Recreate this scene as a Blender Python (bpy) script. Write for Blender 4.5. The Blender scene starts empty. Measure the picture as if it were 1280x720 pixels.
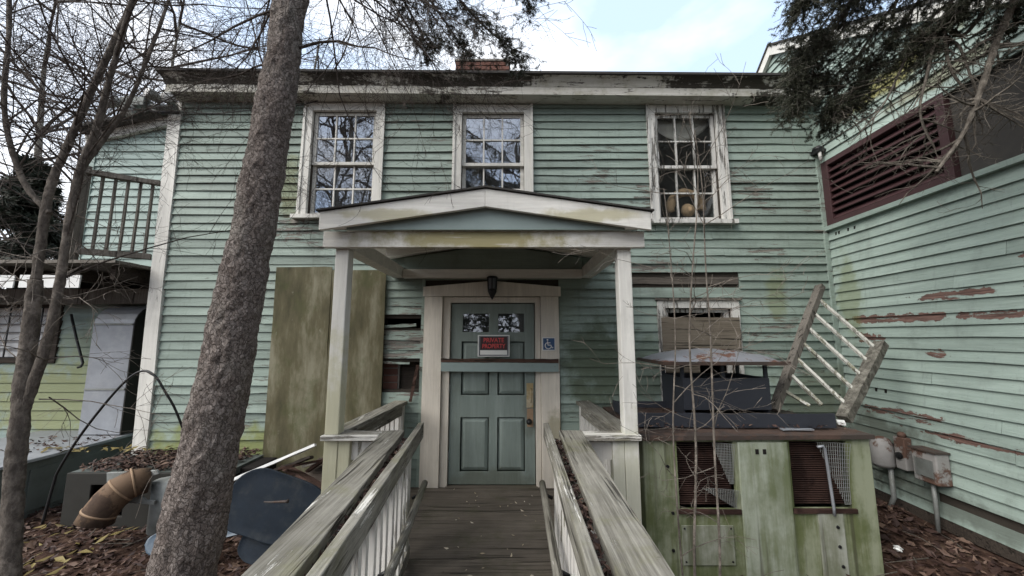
import bpy, bmesh, math, random
import numpy as np
from mathutils import Vector, Matrix, noise as mnoise
R = math.radians
random.seed(7); NR = np.random.default_rng(11)
S = bpy.context.scene
COL = S.collection

# ------------------------------------------------------------------ camera
cam = bpy.data.cameras.new('camera'); co = bpy.data.objects.new('camera', cam); COL.objects.link(co)
cam.sensor_width = 36; cam.lens = 13.22; cam.clip_start = 0.02; cam.clip_end = 900
co.location = (0, 0, 1.56); co.rotation_euler = (R(90 + 7.4), 0, 0)
S.camera = co
# ------------------------------------------------------------------ sky and sun
SUN_EL, SUN_AZ = 42, 236          # azimuth clockwise from +Y
w = bpy.data.worlds.new('World'); S.world = w; w.use_nodes = True
nt = w.node_tree; nt.nodes.clear()
def wn(t, **k):
    n = nt.nodes.new(t)
    for a, b in k.items(): setattr(n, a, b)
    return n
out = wn('ShaderNodeOutputWorld'); bg = wn('ShaderNodeBackground'); bg.inputs['Strength'].default_value = 0.064
sky = wn('ShaderNodeTexSky', sky_type='NISHITA', sun_disc=False, sun_elevation=R(SUN_EL), sun_rotation=R(SUN_AZ))
tc = wn('ShaderNodeTexCoord'); mp = wn('ShaderNodeMapping'); mp.inputs['Scale'].default_value = (1, 1, 2.2)
mp.inputs['Location'].default_value = (0.35, 0.2, 0.1)
nz = wn('ShaderNodeTexNoise'); nz.inputs['Scale'].default_value = 1.7; nz.inputs['Detail'].default_value = 6; nz.inputs['Roughness'].default_value = .5
rp = wn('ShaderNodeValToRGB'); rp.color_ramp.elements[0].position = .36; rp.color_ramp.elements[1].position = .56
nz2 = wn('ShaderNodeTexNoise'); nz2.inputs['Scale'].default_value = 3.1; nz2.inputs['Detail'].default_value = 4
rp2 = wn('ShaderNodeValToRGB'); rp2.color_ramp.elements[0].color = (5.4, 5.9, 6.8, 1); rp2.color_ramp.elements[1].color = (7.6, 7.75, 8.0, 1)
rp2.color_ramp.elements[0].position = .32; rp2.color_ramp.elements[1].position = .62
mx = wn('ShaderNodeMix', data_type='RGBA')
hz = wn('ShaderNodeMix', data_type='RGBA'); hz.inputs[0].default_value = .68; hz.inputs[7].default_value = (4.7, 5.9, 7.6, 1)
L = nt.links.new
L(tc.outputs['Generated'], mp.inputs[0]); L(mp.outputs[0], nz.inputs[0]); L(mp.outputs[0], nz2.inputs[0])
L(nz.outputs['Fac'], rp.inputs[0]); L(nz2.outputs['Fac'], rp2.inputs[0])
L(sky.outputs[0], hz.inputs[6]); L(hz.outputs[2], mx.inputs[6]); L(rp.outputs[0], mx.inputs[0]); L(rp2.outputs[0], mx.inputs[7])
L(mx.outputs[2], bg.inputs[0]); L(bg.outputs[0], out.inputs[0])
sl = bpy.data.lights.new('sun', 'SUN'); so = bpy.data.objects.new('sun', sl); COL.objects.link(so)
sl.energy = 1.5; sl.angle = R(50); sl.color = (1, .96, .9)
a_ = R(SUN_AZ); e_ = R(SUN_EL)
sdir = Vector((math.sin(a_) * math.cos(e_), math.cos(a_) * math.cos(e_), math.sin(e_)))
so.rotation_euler = sdir.to_track_quat('Z', 'Y').to_euler(); so.location = sdir * 30
# ------------------------------------------------------------------ picture
S.view_settings.view_transform = 'Standard'; S.view_settings.look = 'None'
S.view_settings.exposure = 1.76; S.view_settings.gamma = 1
S.render.engine = 'CYCLES'; S.cycles.use_denoising = True; S.cycles.max_bounces = 8
S.cycles.transparent_max_bounces = 16; S.cycles.caustics_reflective = False; S.cycles.caustics_refractive = False

# ================================================================== materials
class MT:
    def __init__(s, name, rough=.8, spec=.3, metal=0):
        s.m = bpy.data.materials.new(name); s.m.use_nodes = True; s.nt = s.m.node_tree
        s.b = s.nt.nodes['Principled BSDF']
        s.b.inputs['Roughness'].default_value = rough; s.b.inputs['Metallic'].default_value = metal
        s.b.inputs['Specular IOR Level'].default_value = spec
        s.P = s.n('ShaderNodeNewGeometry').outputs['Position']
    def n(s, t, **k):
        x = s.nt.nodes.new(t)
        for a, b in k.items(): setattr(x, a, b)
        return x
    def put(s, sock, v):
        if hasattr(v, 'is_output') or isinstance(v, bpy.types.NodeSocket): s.nt.links.new(v, sock)
        elif isinstance(v, tuple) and len(v) == 3 and sock.type == 'RGBA': sock.default_value = (*v, 1)
        else: sock.default_value = v
    def vec(s, sc=(1, 1, 1), loc=(0, 0, 0), v=None):
        m = s.n('ShaderNodeMapping'); s.put(m.inputs[0], v or s.P); m.inputs['Scale'].default_value = sc; m.inputs['Location'].default_value = loc
        return m.outputs[0]
    def noise(s, sc=(1, 1, 1), scale=1, det=4, rough=.55, loc=(0, 0, 0), dist=0, v=None):
        x = s.n('ShaderNodeTexNoise'); s.put(x.inputs['Vector'], s.vec(sc, loc, v)); x.inputs['Scale'].default_value = scale
        x.inputs['Detail'].default_value = det; x.inputs['Roughness'].default_value = rough; x.inputs['Distortion'].default_value = dist
        return x.outputs['Fac']
    def voro(s, sc=(1, 1, 1), scale=1, feat='F1'):
        x = s.n('ShaderNodeTexVoronoi', feature=feat); s.put(x.inputs['Vector'], s.vec(sc)); x.inputs['Scale'].default_value = scale
        return x.outputs['Distance']
    def th(s, f, a, b):                       # smooth threshold a..b -> 0..1
        x = s.n('ShaderNodeMapRange', interpolation_type='SMOOTHSTEP'); s.put(x.inputs[0], f); x.inputs[1].default_value = a; x.inputs[2].default_value = b
        return x.outputs[0]
    def ma(s, op, a, b=0.0):
        x = s.n('ShaderNodeMath', operation=op); s.put(x.inputs[0], a); s.put(x.inputs[1], b); return x.outputs[0]
    def mix(s, f, a, b, mode='MIX'):
        x = s.n('ShaderNodeMix', data_type='RGBA', blend_type=mode); s.put(x.inputs[0], f); s.put(x.inputs[6], a); s.put(x.inputs[7], b); return x.outputs[2]
    def ramp(s, f, stops):
        x = s.n('ShaderNodeValToRGB'); s.put(x.inputs[0], f); e = x.color_ramp.elements
        while len(e) < len(stops): e.new(.5)
        for i, (p, c) in enumerate(stops): e[i].position = p; e[i].color = (*c, 1)
        return x.outputs[0]
    def rnd(s): return s.n('ShaderNodeObjectInfo').outputs['Random']
    def isl(s): return s.n('ShaderNodeNewGeometry').outputs['Random Per Island']
    def xyz(s):
        x = s.n('ShaderNodeSeparateXYZ'); s.put(x.inputs[0], s.P); return x.outputs
    def blob(s, c, r, k=.9, scale=6):         # stain: soft ellipsoid with a ragged rim
        v = s.vec(tuple(1 / q for q in r), tuple(-a / q for a, q in zip(c, r)))
        ln = s.n('ShaderNodeVectorMath', operation='LENGTH'); s.put(ln.inputs[0], v)
        nn = s.noise((1, 1, 1), scale, 5, .6)
        d = s.ma('ADD', ln.outputs['Value'], s.ma('MULTIPLY', s.ma('SUBTRACT', nn, .5), k * 2))
        return s.th(d, 1.0, .45)
    def bump(s, h, st=.4, dist=.01, nrm=None):
        x = s.n('ShaderNodeBump'); x.inputs['Strength'].default_value = st; x.inputs['Distance'].default_value = dist; s.put(x.inputs['Height'], h)
        if nrm: s.put(x.inputs['Normal'], nrm)
        return x.outputs[0]
    def done(s, col=None, nrm=None, rough=None, metal=None):
        if col is not None: s.put(s.b.inputs['Base Color'], col)
        if nrm is not None: s.put(s.b.inputs['Normal'], nrm)
        if rough is not None: s.put(s.b.inputs['Roughness'], rough)
        if metal is not None: s.put(s.b.inputs['Metallic'], metal)
        return s.m

def paint(name, base, under, along='x', peel=.62, dirt=.5, dirtcol=(.07, .075, .06), stains=(), objvar=.12, rough=.62, underclus=1.0, vert=False):
    """old paint on wood: per-board tone, grain, peeled patches, grime and stains"""
    m = MT(name, rough, .35)
    st = {'x': (.9, 6, 9), 'y': (6, .9, 9), 'z': (9, 9, .9)}[along]
    fine = {'x': (3, 40, 60), 'y': (40, 3, 60), 'z': (60, 60, 3)}[along]
    g = m.noise(fine, 1, 4, .65)
    big = m.noise((1, 1, 1), 1.3, 5, .6, (3, 1, 2))
    mid = m.noise(st, 1.6, 6, .65)
    k = m.ma('ADD', m.ma('MULTIPLY', m.rnd(), objvar), m.ma('ADD', m.ma('MULTIPLY', g, .34), m.ma('ADD', m.ma('MULTIPLY', big, .30), m.ma('MULTIPLY', mid, .34))))
    k = m.ma('ADD', k, .84 - .49 - objvar / 2)
    c = m.mix(1.0, tuple(x * 1.19 for x in base), m.ramp(k, [(0, (0, 0, 0)), (1, (1, 1, 1))]), 'MULTIPLY')
    # chalky fading
    c = m.mix(m.ma('MULTIPLY', m.th(m.noise(st, .8, 5, .7, (5, 5, 5)), .5, .7), .8), c, tuple(min(1, x * 1.18 + .035) for x in base))
    # grime: clouds, run-down streaks and specks
    gr = m.th(m.noise((1.2, 1.2, .8), 2.1, 7, .7, (9, 2, 4)), .50, .76)
    c = m.mix(m.ma('MULTIPLY', gr, dirt), c, dirtcol)
    sk = m.th(m.noise((26, 26, 1.3), 1, 4, .6, (1, 5, 8)), .56, .76)
    c = m.mix(m.ma('MULTIPLY', sk, dirt * .55), c, dirtcol)
    sp = m.th(m.noise((1, 1, 1), 48, 4, .75), .62, .70)
    c = m.mix(m.ma('MULTIPLY', sp, dirt * .9), c, dirtcol)
    # peeled paint with a raised pale rim and bare streaky wood inside
    pl = m.ma('ADD', m.noise(st, 2.6, 9, .75, (2, 7, 3)), m.ma('MULTIPLY', m.ma('SUBTRACT', m.noise((1, 1, 1), 1.1, 3, .5, (7, 7, 1)), .5), .35 * underclus))
    for cc, rr, wgt in [x[1:] for x in stains if x[0] == 'peel']:
        pl = m.ma('ADD', pl, m.ma('MULTIPLY', m.blob(cc, rr, .9, 11), wgt))
    st2 = tuple(x * 3.2 for x in st)
    chips = m.ma('ADD', m.noise(st2, 2.3, 6, .7, (8, 3, 1)), m.ma('MULTIPLY', m.ma('SUBTRACT', pl, .55), .5))
    pm = m.ma('MAXIMUM', m.th(pl, peel, peel + .012), m.th(chips, peel + .045, peel + .06))
    rim = m.ma('MAXIMUM', m.th(pl, peel - .016, peel - .006), m.th(chips, peel + .03, peel + .04))
    c = m.mix(m.ma('MULTIPLY', rim, .55), c, tuple(min(1, x * 1.15 + .09) for x in base))
    uc = m.mix(m.th(m.noise(fine, 1.3, 5, .7), .3, .7), tuple(x * .4 for x in under), tuple(min(1, x * 1.5) for x in under))
    c = m.mix(pm, c, uc)
    for sx in stains:
        if sx[0] == 'peel': continue
        _, cc, rr, col, wgt = sx
        c = m.mix(m.ma('MULTIPLY', m.ma('MULTIPLY', m.blob(cc, rr, .9, 5), wgt), m.th(m.noise(st, 3, 6, .7, (4, 1, 4)), .2, .42)), c, col)
    h = m.ma('ADD', m.ma('MULTIPLY', rim, .45), m.ma('SUBTRACT', m.ma('ADD', m.ma('MULTIPLY', g, .45), m.ma('MULTIPLY', mid, .3)), m.ma('MULTIPLY', pm, .9)))
    return m.done(c, m.bump(h, .7, .007), m.ma('ADD', rough - .1, m.ma('MULTIPLY', big, .25)))

def plain(name, col, rough=.6, spec=.4, metal=0, var=.25, scale=8, dirt=None, dirtamt=.4, bump=.15):
    m = MT(name, rough, spec, metal)
    n1 = m.noise((1, 1, 1), scale, 6, .65)
    c = m.mix(n1, tuple(x * (1 - var) for x in col), tuple(min(1, x * (1 + var)) for x in col))
    if dirt: c = m.mix(m.ma('MULTIPLY', m.th(m.noise((1, 1, 1), scale * .5, 7, .7, (4, 4, 4)), .48, .7), dirtamt), c, dirt)
    return m.done(c, m.bump(n1, bump, .01), m.ma('ADD', rough - .08, m.ma('MULTIPLY', n1, .16)))

ALG = (.17, .19, .045); DALG = (.055, .07, .03)
M = {}
M['siding'] = paint('green_siding', (.226, .280, .243), (.16, .145, .125), 'x', .645, .5, objvar=.28, stains=[
    ('peel', (2.75, 4.2, 3.25), (.42, .5, .45), .13), ('peel', (-2.55, 4.2, 3.1), (.25, .4, .6), .12), ('peel', (1.5, 4.2, 3.1), (.2, .4, .3), .11),
    ('peel', (-1.2, 4.2, 1.5), (.4, .4, .7), .09), ('peel', (2.9, 4.2, 2.5), (.3, .4, .15), .10), ('peel', (1.4, 4.2, 2.3), (.5, .4, .15), .1), ('peel', (-2.0, 4.2, 2.75), (.9, .4, .25), .08), ('peel', (.9, 4.2, 3.6), (.4, .4, .7), .06), ('peel', (3.0, 4.2, 1.5), (.5, .4, .5), .07),
    ('alg', (-3.1, 4.2, .35), (1.1, .6, .34), ALG, .85), ('alg', (-2.6, 4.2, 3.3), (.18, .4, .5), (.14, .15, .05), .6),
    ('alg', (.95, 4.2, 1.25), (.5, .6, .62), DALG, .75), ('alg', (1.45, 4.2, 1.2), (.3, .6, .5), DALG, .45),
    ('alg', (2.95, 4.2, 2.0), (.14, .4, .4), (.16, .17, .06), .5), ('alg', (3.3, 4.2, .9), (.5, .6, .5), (.09, .1, .05), .5)])
M['siding_r'] = paint('mint_siding', (.283, .350, .311), (.135, .080, .066), 'y', .735, .42, objvar=.2, stains=[
    ('peel', (3.57, 3.45, 1.73), (.4, 0.65, 0.058), .30), ('peel', (3.57, 2.75, 1.72), (.4, 0.36, 0.050), .30), ('peel', (3.57, 3.0, 1.9), (.4, 0.43, 0.046), .30),
    ('peel', (3.57, 2.45, 2.1), (.4, 0.18, 0.066), .30), ('peel', (3.57, 2.5, 1.92), (.4, 0.21, 0.050), .30), ('peel', (3.57, 3.85, 1.55), (.4, 0.26, 0.066), .30), ('peel', (3.57, 3.9, 1.75), (.4, 0.21, 0.050), .30),
    ('peel', (3.57, 3.2, 1.42), (.4, 0.14, 0.050), .30), ('peel', (3.57, 3.6, .86), (.4, 0.50, 0.075), .30), ('peel', (3.57, 3.05, .76), (.4, 0.65, 0.050), .30),
    ('peel', (3.6, 3.95, 4.05), (.4, 0.29, 0.099), .30),
    ('alg', (3.6, 4.0, 2.0), (.4, .2, .55), (.15, .17, .07), .55), ('alg', (3.6, 3.3, 4.0), (.4, .75, .16), (.22, .2, .06), .9), ('alg', (3.6, 2.9, 3.7), (.4, .6, .09), (.2, .18, .1), .7),
    ('alg', (3.6, 3.9, .5), (.5, .7, .42), (.06, .06, .045), .7), ('alg', (3.6, 3.2, .2), (.5, .9, .14), (.07, .075, .06), .6)])
M['siding_l'] = paint('teal_siding', (.255, .325, .30), (.17, .15, .13), 'x', .76, .2, stains=[
    ('alg', (-5.4, 4.8, .8), (1.6, .8, .62), (.25, .265, .11), .8), ('alg', (-5.0, 4.8, 1.4), (.9, .8, .5), (.25, .29, .16), .45)])
M['white'] = paint('white_trim', (.60, .585, .54), (.17, .155, .135), 'z', .66, .30, objvar=.08, rough=.55)
M['whiteh'] = paint('white_trim_flat', (.60, .585, .54), (.17, .155, .135), 'x', .68, .30, objvar=.08, rough=.55)
M['whitep'] = paint('peeled_white_trim', (.60, .585, .55), (.16, .15, .135), 'z', .56, .35, objvar=.08, rough=.6)
M['porchw'] = paint('porch_white', (.66, .645, .60), (.2, .18, .15), 'x', .75, .14, objvar=.05, stains=[
    ('alg', (-.3, 2.7, 2.28), (.95, .4, .13), (.26, .22, .07), .85), ('alg', (-.9, 2.6, 2.43), (.45, .4, .06), (.34, .3, .13), .55), ('alg', (.55, 2.6, 2.42), (.4, .4, .07), (.36, .32, .14), .6)])
M['postw'] = paint('post_white', (.66, .645, .60), (.2, .18, .15), 'z', .72, .22, objvar=.05, stains=[
    ('alg', (-1.27, 2.8, .8), (.3, .4, .9), (.42, .40, .2), .6), ('alg', (.84, 2.8, .5), (.2, .4, .6), (.36, .37, .22), .45)])
def eave_mat(name, cover):
    m = MT(name, .75, .25); g = m.noise((2.5, 50, 50), 1, 5, .65); b = m.noise((.9, 1, 5), 1.5, 8, .7, (3, 2, 1)); v = m.noise((22, 22, 2), 1, 5, .6)
    c = m.mix(g, (.40, .385, .34), (.60, .58, .53)); c = m.mix(m.ma('MULTIPLY', m.th(m.noise((1, 1, 1), 4, 7, .7), .45, .7), .6), c, (.24, .22, .14))
    k = m.ma('ADD', b, m.ma('MULTIPLY', m.ma('SUBTRACT', v, .5), .25)); x = m.xyz()[0]
    k = m.ma('SUBTRACT', k, m.ma('MULTIPLY', m.th(m.ma('ABSOLUTE', m.ma('SUBTRACT', x, .9)), 1.1, .5), .13))     # the cleaner stretch of board
    st = m.th(k, cover, cover + .07); c = m.mix(st, c, m.mix(g, (.018, .016, .012), (.06, .052, .04)))
    fl = m.th(m.noise((1.2, 8, 8), 3.4, 8, .75, (7, 2, 2)), .60, .615); c = m.mix(fl, c, m.mix(st, (.13, .115, .10), (.36, .34, .30)))
    return m.done(c, m.bump(m.ma('ADD', g, fl), .7, .008))
M['crown'] = eave_mat('stained_crown', .405); M['eave'] = eave_mat('stained_fascia', .525)
M['green_trim'] = paint('green_trim', (.195, .24, .212), (.15, .13, .11), 'x', .78, .3)
M['gable_green'] = plain('gable_green', (.25, .31, .30), .6, .3, 0, .08, 3, (.12, .15, .12), .25, .08)
M['door'] = paint('door_paint', (.188, .226, .205), (.2, .19, .15), 'z', .82, .32, (.07, .075, .055), objvar=.03, rough=.5, stains=[('alg', (-.2, 4.2, .05), (.6, .3, .16), (.10, .105, .075), .55), ('alg', (.2, 4.2, .75), (.12, .3, .3), (.11, .115, .09), .5)])
M['cream'] = paint('cream_casing', (.60, .55, .475), (.3, .25, .2), 'z', .80, .2, (.2, .17, .12), objvar=.03, rough=.5, stains=[('alg', (.45, 4.1, .5), (.12, .2, .3), (.24, .22, .13), .7)])
def wood(name, dark, light, along, remnants=None, amt=.6, green=None, dirt=(.02, .017, .013)):
    m = MT(name, .85, .2)
    fine = {'x': (2.2, 70, 70), 'y': (70, 2.2, 70), 'z': (70, 70, 2.2)}[along]
    st = {'x': (.9, 14, 14), 'y': (14, .9, 14), 'z': (14, 14, .9)}[along]
    g = m.noise(fine, 1, 5, .65); b = m.noise((1, 1, 1), 2.3, 5, .6)
    c = m.mix(m.th(m.ma('ADD', m.ma('MULTIPLY', g, .6), m.ma('MULTIPLY', b, .4)), .3, .72), dark, light)
    c = m.mix(m.ma('MULTIPLY', m.rnd(), .3), c, dark)
    crack = m.th(m.noise(fine, .5, 3, .55, (3, 3, 3)), .60, .66)
    c = m.mix(m.ma('MULTIPLY', m.th(m.noise((1, 1, 1), 34, 4, .75), .60, .72), .45), c, dirt)
    c = m.mix(m.ma('MULTIPLY', crack, .8), c, dirt)
    if green: c = m.mix(m.ma('MULTIPLY', m.th(m.noise((1, 1, 1), 3.2, 6, .7, (1, 8, 1)), .48, .68), .6), c, green)
    h = m.ma('SUBTRACT', m.ma('MULTIPLY', g, .6), m.ma('MULTIPLY', crack, .8))
    if remnants:
        pm = m.th(m.ma('ADD', m.noise(st, 1.3, 9, .78, (6, 1, 1)), m.ma('MULTIPLY', m.ma('SUBTRACT', m.noise((1, 1, 1), 1.6, 3, .5), .5), .45)), amt, amt + .012)
        c = m.mix(pm, c, remnants); h = m.ma('ADD', h, m.ma('MULTIPLY', pm, .4))
    return m.done(c, m.bump(h, .9, .008))
M['rail'] = wood('weathered_rail', (.085, .078, .063), (.35, .335, .29), 'y', (.60, .58, .53), .60, (.165, .16, .095))
M['railx'] = wood('weathered_rail_cross', (.14, .13, .11), (.32, .30, .26), 'x', (.60, .58, .53), .46, (.26, .25, .14))
M['railw'] = wood('baluster_paint', (.2, .19, .15), (.36, .345, .29), 'z', (.66, .64, .6), .40, (.36, .36, .2))
M['slat'] = wood('dirty_white_slat', (.16, .155, .12), (.33, .32, .26), 'z', (.5, .49, .44), .5, (.27, .27, .15))
M['deck'] = wood('deck_boards', (.062, .053, .043), (.145, .124, .102), 'x', None, .6, (.06, .058, .035))
M['grey_wood'] = wood('grey_old_wood', (.09, .08, .068), (.21, .19, .165), 'z')
M['bare_wood'] = wood('bare_grey_board', (.055, .047, .04), (.155, .135, .115), 'x')
M['dark_wood'] = wood('dark_old_wood', (.03, .024, .02), (.10, .08, .065), 'x')
M['brown_wood'] = wood('brown_board', (.045, .026, .02), (.115, .066, .05), 'x')
def ply():
    m = MT('mossy_plywood', .8, .2)
    b = m.noise((3, 3, .8), 1.3, 6, .65); g = m.noise((30, 30, 2), 1, 4, .6)
    c = m.ramp(b, [(.34, (.05, .046, .026)), (.5, (.125, .112, .066)), (.64, (.26, .245, .175))])
    c = m.mix(m.ma('MULTIPLY', m.th(m.noise((1.5, 1.5, 1.5), 2, 6, .7, (5, 2, 2)), .48, .66), .5), c, (.07, .085, .03))
    c = m.mix(m.ma('MULTIPLY', m.th(m.noise((5, 5, 2), 3, 7, .75, (1, 2, 2)), .62, .7), .5), c, (.33, .32, .25))
    return m.done(m.mix(m.ma('MULTIPLY', g, .35), c, (.08, .07, .04)), m.bump(g, .3, .004))
M['ply'] = ply()
M['plywin'] = wood('window_plywood', (.12, .098, .075), (.22, .19, .15), 'x')
def bark():
    m = MT('spruce_bark', .95, .1)
    q = m.n('ShaderNodeTexNoise'); q.inputs['Scale'].default_value = 26; q.inputs['Detail'].default_value = 3; m.put(q.inputs['Vector'], m.P)
    sc = m.n('ShaderNodeVectorMath', operation='SCALE'); m.put(sc.inputs[0], q.outputs['Color']); sc.inputs['Scale'].default_value = .06
    ad = m.n('ShaderNodeVectorMath', operation='ADD'); m.put(ad.inputs[0], m.P); m.put(ad.inputs[1], sc.outputs[0])
    def vo(feat, scale):
        x = m.n('ShaderNodeTexVoronoi', feature=feat); m.put(x.inputs['Vector'], m.vec((1, 1, .62), v=ad.outputs[0])); x.inputs['Scale'].default_value = scale; return x
    edge = m.th(vo('DISTANCE_TO_EDGE', 46).outputs['Distance'], .0, .11); cell = vo('F1', 46).outputs['Color']; e2 = m.th(vo('DISTANCE_TO_EDGE', 95).outputs['Distance'], .0, .14)
    sx = m.n('ShaderNodeSeparateColor'); m.put(sx.inputs[0], cell); n = m.noise((1, 1, .5), 70, 6, .75); b = m.noise((1, 1, .6), 4, 5, .65)
    c = m.mix(sx.outputs[0], (.18, .150, .135), (.32, .278, .252)); c = m.mix(m.ma('MULTIPLY', m.th(n, .35, .7), .5), c, (.11, .088, .077)); c = m.mix(m.ma('MULTIPLY', m.th(b, .5, .72), .5), c, (.30, .285, .25))
    c = m.mix(m.ma('MULTIPLY', m.ma('SUBTRACT', 1.0, e2), .35), c, (.06, .047, .04)); c = m.mix(m.ma('MULTIPLY', m.ma('SUBTRACT', 1.0, edge), .6), c, (.045, .035, .03))
    h = m.ma('ADD', m.ma('MULTIPLY', edge, .9), m.ma('ADD', m.ma('MULTIPLY', e2, .35), m.ma('ADD', m.ma('MULTIPLY', n, .4), m.ma('MULTIPLY', sx.outputs[1], .5))))
    return m.done(c, m.bump(h, .8, .010))
M['bark'] = bark()
def twig(name, a, b):
    m = MT(name, .9, .15); n = m.th(m.noise((1, 1, .5), 34, 7, .72), .3, .7)
    c = m.mix(n, a, b); c = m.mix(m.ma('MULTIPLY', m.th(m.noise((1, 1, 1), 9, 6, .7, (3, 3, 3)), .52, .62), .6), c, tuple(x * 1.5 for x in b))
    return m.done(c, m.bump(n, .8, .008))
M['twig'] = twig('bare_bark', (.035, .028, .024), (.115, .095, .082))
M['twig_dead'] = twig('dead_grey_twigs', (.075, .064, .054), (.175, .155, .13))
M['twig_pale'] = twig('pale_twig_bark', (.10, .085, .07), (.235, .205, .175))
M['twig_dark'] = twig('dark_stem_bark', (.06, .05, .043), (.175, .152, .13))
M['twig_grey'] = twig('lichen_bark', (.07, .062, .052), (.20, .19, .16))
def foliage(name, a, b, c3):
    m = MT(name, .65, .3); c = m.ramp(m.isl(), [(0, a), (.6, b), (1, c3)])
    m.b.inputs['Transmission Weight'].default_value = 0
    return m.done(c)
M['needle'] = foliage('needles', (.022, .028, .018), (.05, .058, .036), (.11, .11, .075))
M['needle_dry'] = foliage('grey_needles', (.03, .034, .024), (.06, .064, .045), (.12, .115, .085))
M['leaf'] = foliage('dead_leaves', (.022, .012, .010), (.062, .034, .027), (.15, .098, .072))
M['leafpale'] = foliage('pale_leaf_bits', (.25, .2, .13), (.4, .34, .25), (.55, .5, .42))
M['leafyellow'] = foliage('yellow_leaves', (.10, .075, .025), (.19, .15, .05), (.27, .22, .1))
M['bushleaf'] = foliage('far_evergreen', (.012, .017, .011), (.025, .032, .02), (.045, .05, .036))
def soil():
    m = MT('soil', .95, .1); n = m.noise((1, 1, 1), 7, 8, .7); v = m.voro((1, 1, 1), 28)
    return m.done(m.ramp(m.ma('ADD', m.ma('MULTIPLY', n, .7), m.ma('MULTIPLY', v, .4)), [(.3, (.02, .013, .01)), (.6, (.06, .035, .026)), (.8, (.10, .068, .048))]), m.bump(n, .8, .03))
M['soil'] = soil()
def acp(name='algae_covered_metal', pale=(.28, .30, .21), olive=(.135, .155, .07), deep=.85):
    m = MT(name, .6, .35)
    st = m.ma('ADD', m.ma('MULTIPLY', m.noise((9, 9, .7), 1, 6, .65), .6), m.ma('MULTIPLY', m.noise((1, 1, .8), 3.5, 7, .7, (2, 6, 2)), .4)); b = m.noise((1, 1, .6), 2.6, 6, .65)
    c = m.mix(m.th(st, .42, .57), pale, olive)
    c = m.mix(m.ma('MULTIPLY', m.th(b, .48, .66), deep), c, (.085, .105, .04))
    c = m.mix(m.ma('MULTIPLY', m.th(m.noise((14, 14, .5), 1, 5, .6, (4, 4, 4)), .55, .68), .7), c, (.06, .06, .036))
    c = m.mix(m.th(m.noise((3, 3, 2), 3, 8, .75, (2, 2, 2)), .67, .7), c, (.13, .06, .03))
    return m.done(c, m.bump(st, .2, .004))
M['ac'] = acp()
M['ac_pale'] = acp('pale_streaked_metal', (.34, .37, .30), (.19, .215, .135), .5)
M['ac_dull'] = acp('dull_streaked_metal', (.36, .37, .32), (.2, .21, .15), .55)
def rusty(name, base, rust, amt, metal=0, rough=.55):
    m = MT(name, rough, .4, metal)
    n = m.noise((1, 1, 1), 3.2, 8, .7); f = m.noise((1, 1, 1), 26, 5, .7)
    r = m.mix(f, tuple(x * .45 for x in rust), tuple(x * 1.5 for x in rust))
    k = m.th(n, amt, amt + .07)
    c = m.mix(k, m.mix(f, tuple(x * .85 for x in base), tuple(x * 1.15 for x in base)), r)
    return m.done(c, m.bump(m.ma('ADD', f, k), .3, .004), m.ma('ADD', rough, m.ma('MULTIPLY', k, .3)), m.ma('MULTIPLY', m.ma('SUBTRACT', 1.0, k), metal))
M['rust'] = rusty('rust_top', (.055, .042, .036), (.08, .050, .038), .48)
M['navy'] = rusty('navy_metal', (.03, .033, .042), (.08, .045, .035), .66)
M['hood'] = rusty('hood_metal', (.255, .26, .28), (.13, .065, .045), .50, .3, .5)
M['coil'] = rusty('rusty_coil', (.03, .015, .012), (.055, .027, .02), .5)
M['galv'] = plain('galvanised_steel', (.30, .315, .34), .5, .5, .35, .3, 7, (.40, .41, .43), .5, .06)
M['galv_dull'] = plain('dull_steel', (.25, .26, .25), .6, .4, .3, .3, 6, (.1, .1, .08), .6, .1)
M['boxgrey'] = plain('grey_green_metal', (.10, .115, .108), .55, .4, .1, .25, 4, (.05, .055, .045), .5, .06)
M['casing'] = plain('grimy_casing_duct_shade', (.024, .023, .02), .75, .3, 0, .4, 9, (.02, .018, .015), .6, .15)  # grime of the old condenser; also the duct's painted side shade
M['meter'] = rusty('meter_box', (.27, .26, .25), (.11, .062, .045), .47)
M['louver'] = plain('maroon_louver', (.052, .025, .027), .5, .4, 0, .25, 6, (.05, .02, .02), .5, .1)
M['dark'] = plain('dark_void', (.018, .016, .015), .9, .1, 0, .3, 6)
M['darkgrey'] = plain('dark_screen', (.055, .051, .047), .85, .2, 0, .35, 14, (.07, .06, .05), .6)
M['sheath'] = plain('old_sheathing', (.05, .043, .036), .9, .1, 0, .3, 8)
M['room'] = plain('room_plaster', (.16, .145, .125), .9, .1, 0, .2, 3)
M['blackmetal'] = plain('black_metal', (.012, .012, .013), .45, .5, .2, .3, 12)
M['brass'] = rusty('worn_brass', (.36, .28, .15), (.40, .34, .24), .50, .4, .5)
M['roof'] = plain('asphalt_shingle', (.055, .052, .05), .95, .1, 0, .3, 40, (.09, .09, .07), .4, .4)
def brick():
    m = MT('old_brick', .9, .15); n = m.noise((1, 1, 1), 30, 5, .7)
    c = m.ramp(m.rnd(), [(0, (.10, .05, .04)), (.5, (.15, .072, .055)), (1, (.19, .10, .08))])
    return m.done(m.mix(m.ma('MULTIPLY', n, .5), c, (.11, .06, .05)), m.bump(n, .4, .005))
M['brick'] = brick()
M['mortar'] = plain('mortar', (.22, .205, .185), .95, .1, 0, .2, 30)
M['terra'] = rusty('terracotta_pipe', (.13, .082, .05), (.062, .04, .028), .46, 0, .85)
M['terraband'] = plain('pale_pipe_band', (.28, .19, .12), .7, .3, 0, .2, 20)
M['blueplastic'] = plain('scuffed_blue_plastic', (.012, .019, .029), .65, .2, 0, .45, 14, (.04, .045, .048), .6, .2)
M['bluelight'] = plain('pale_blue_plastic', (.06, .09, .125), .45, .5, 0, .2, 8)
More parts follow.
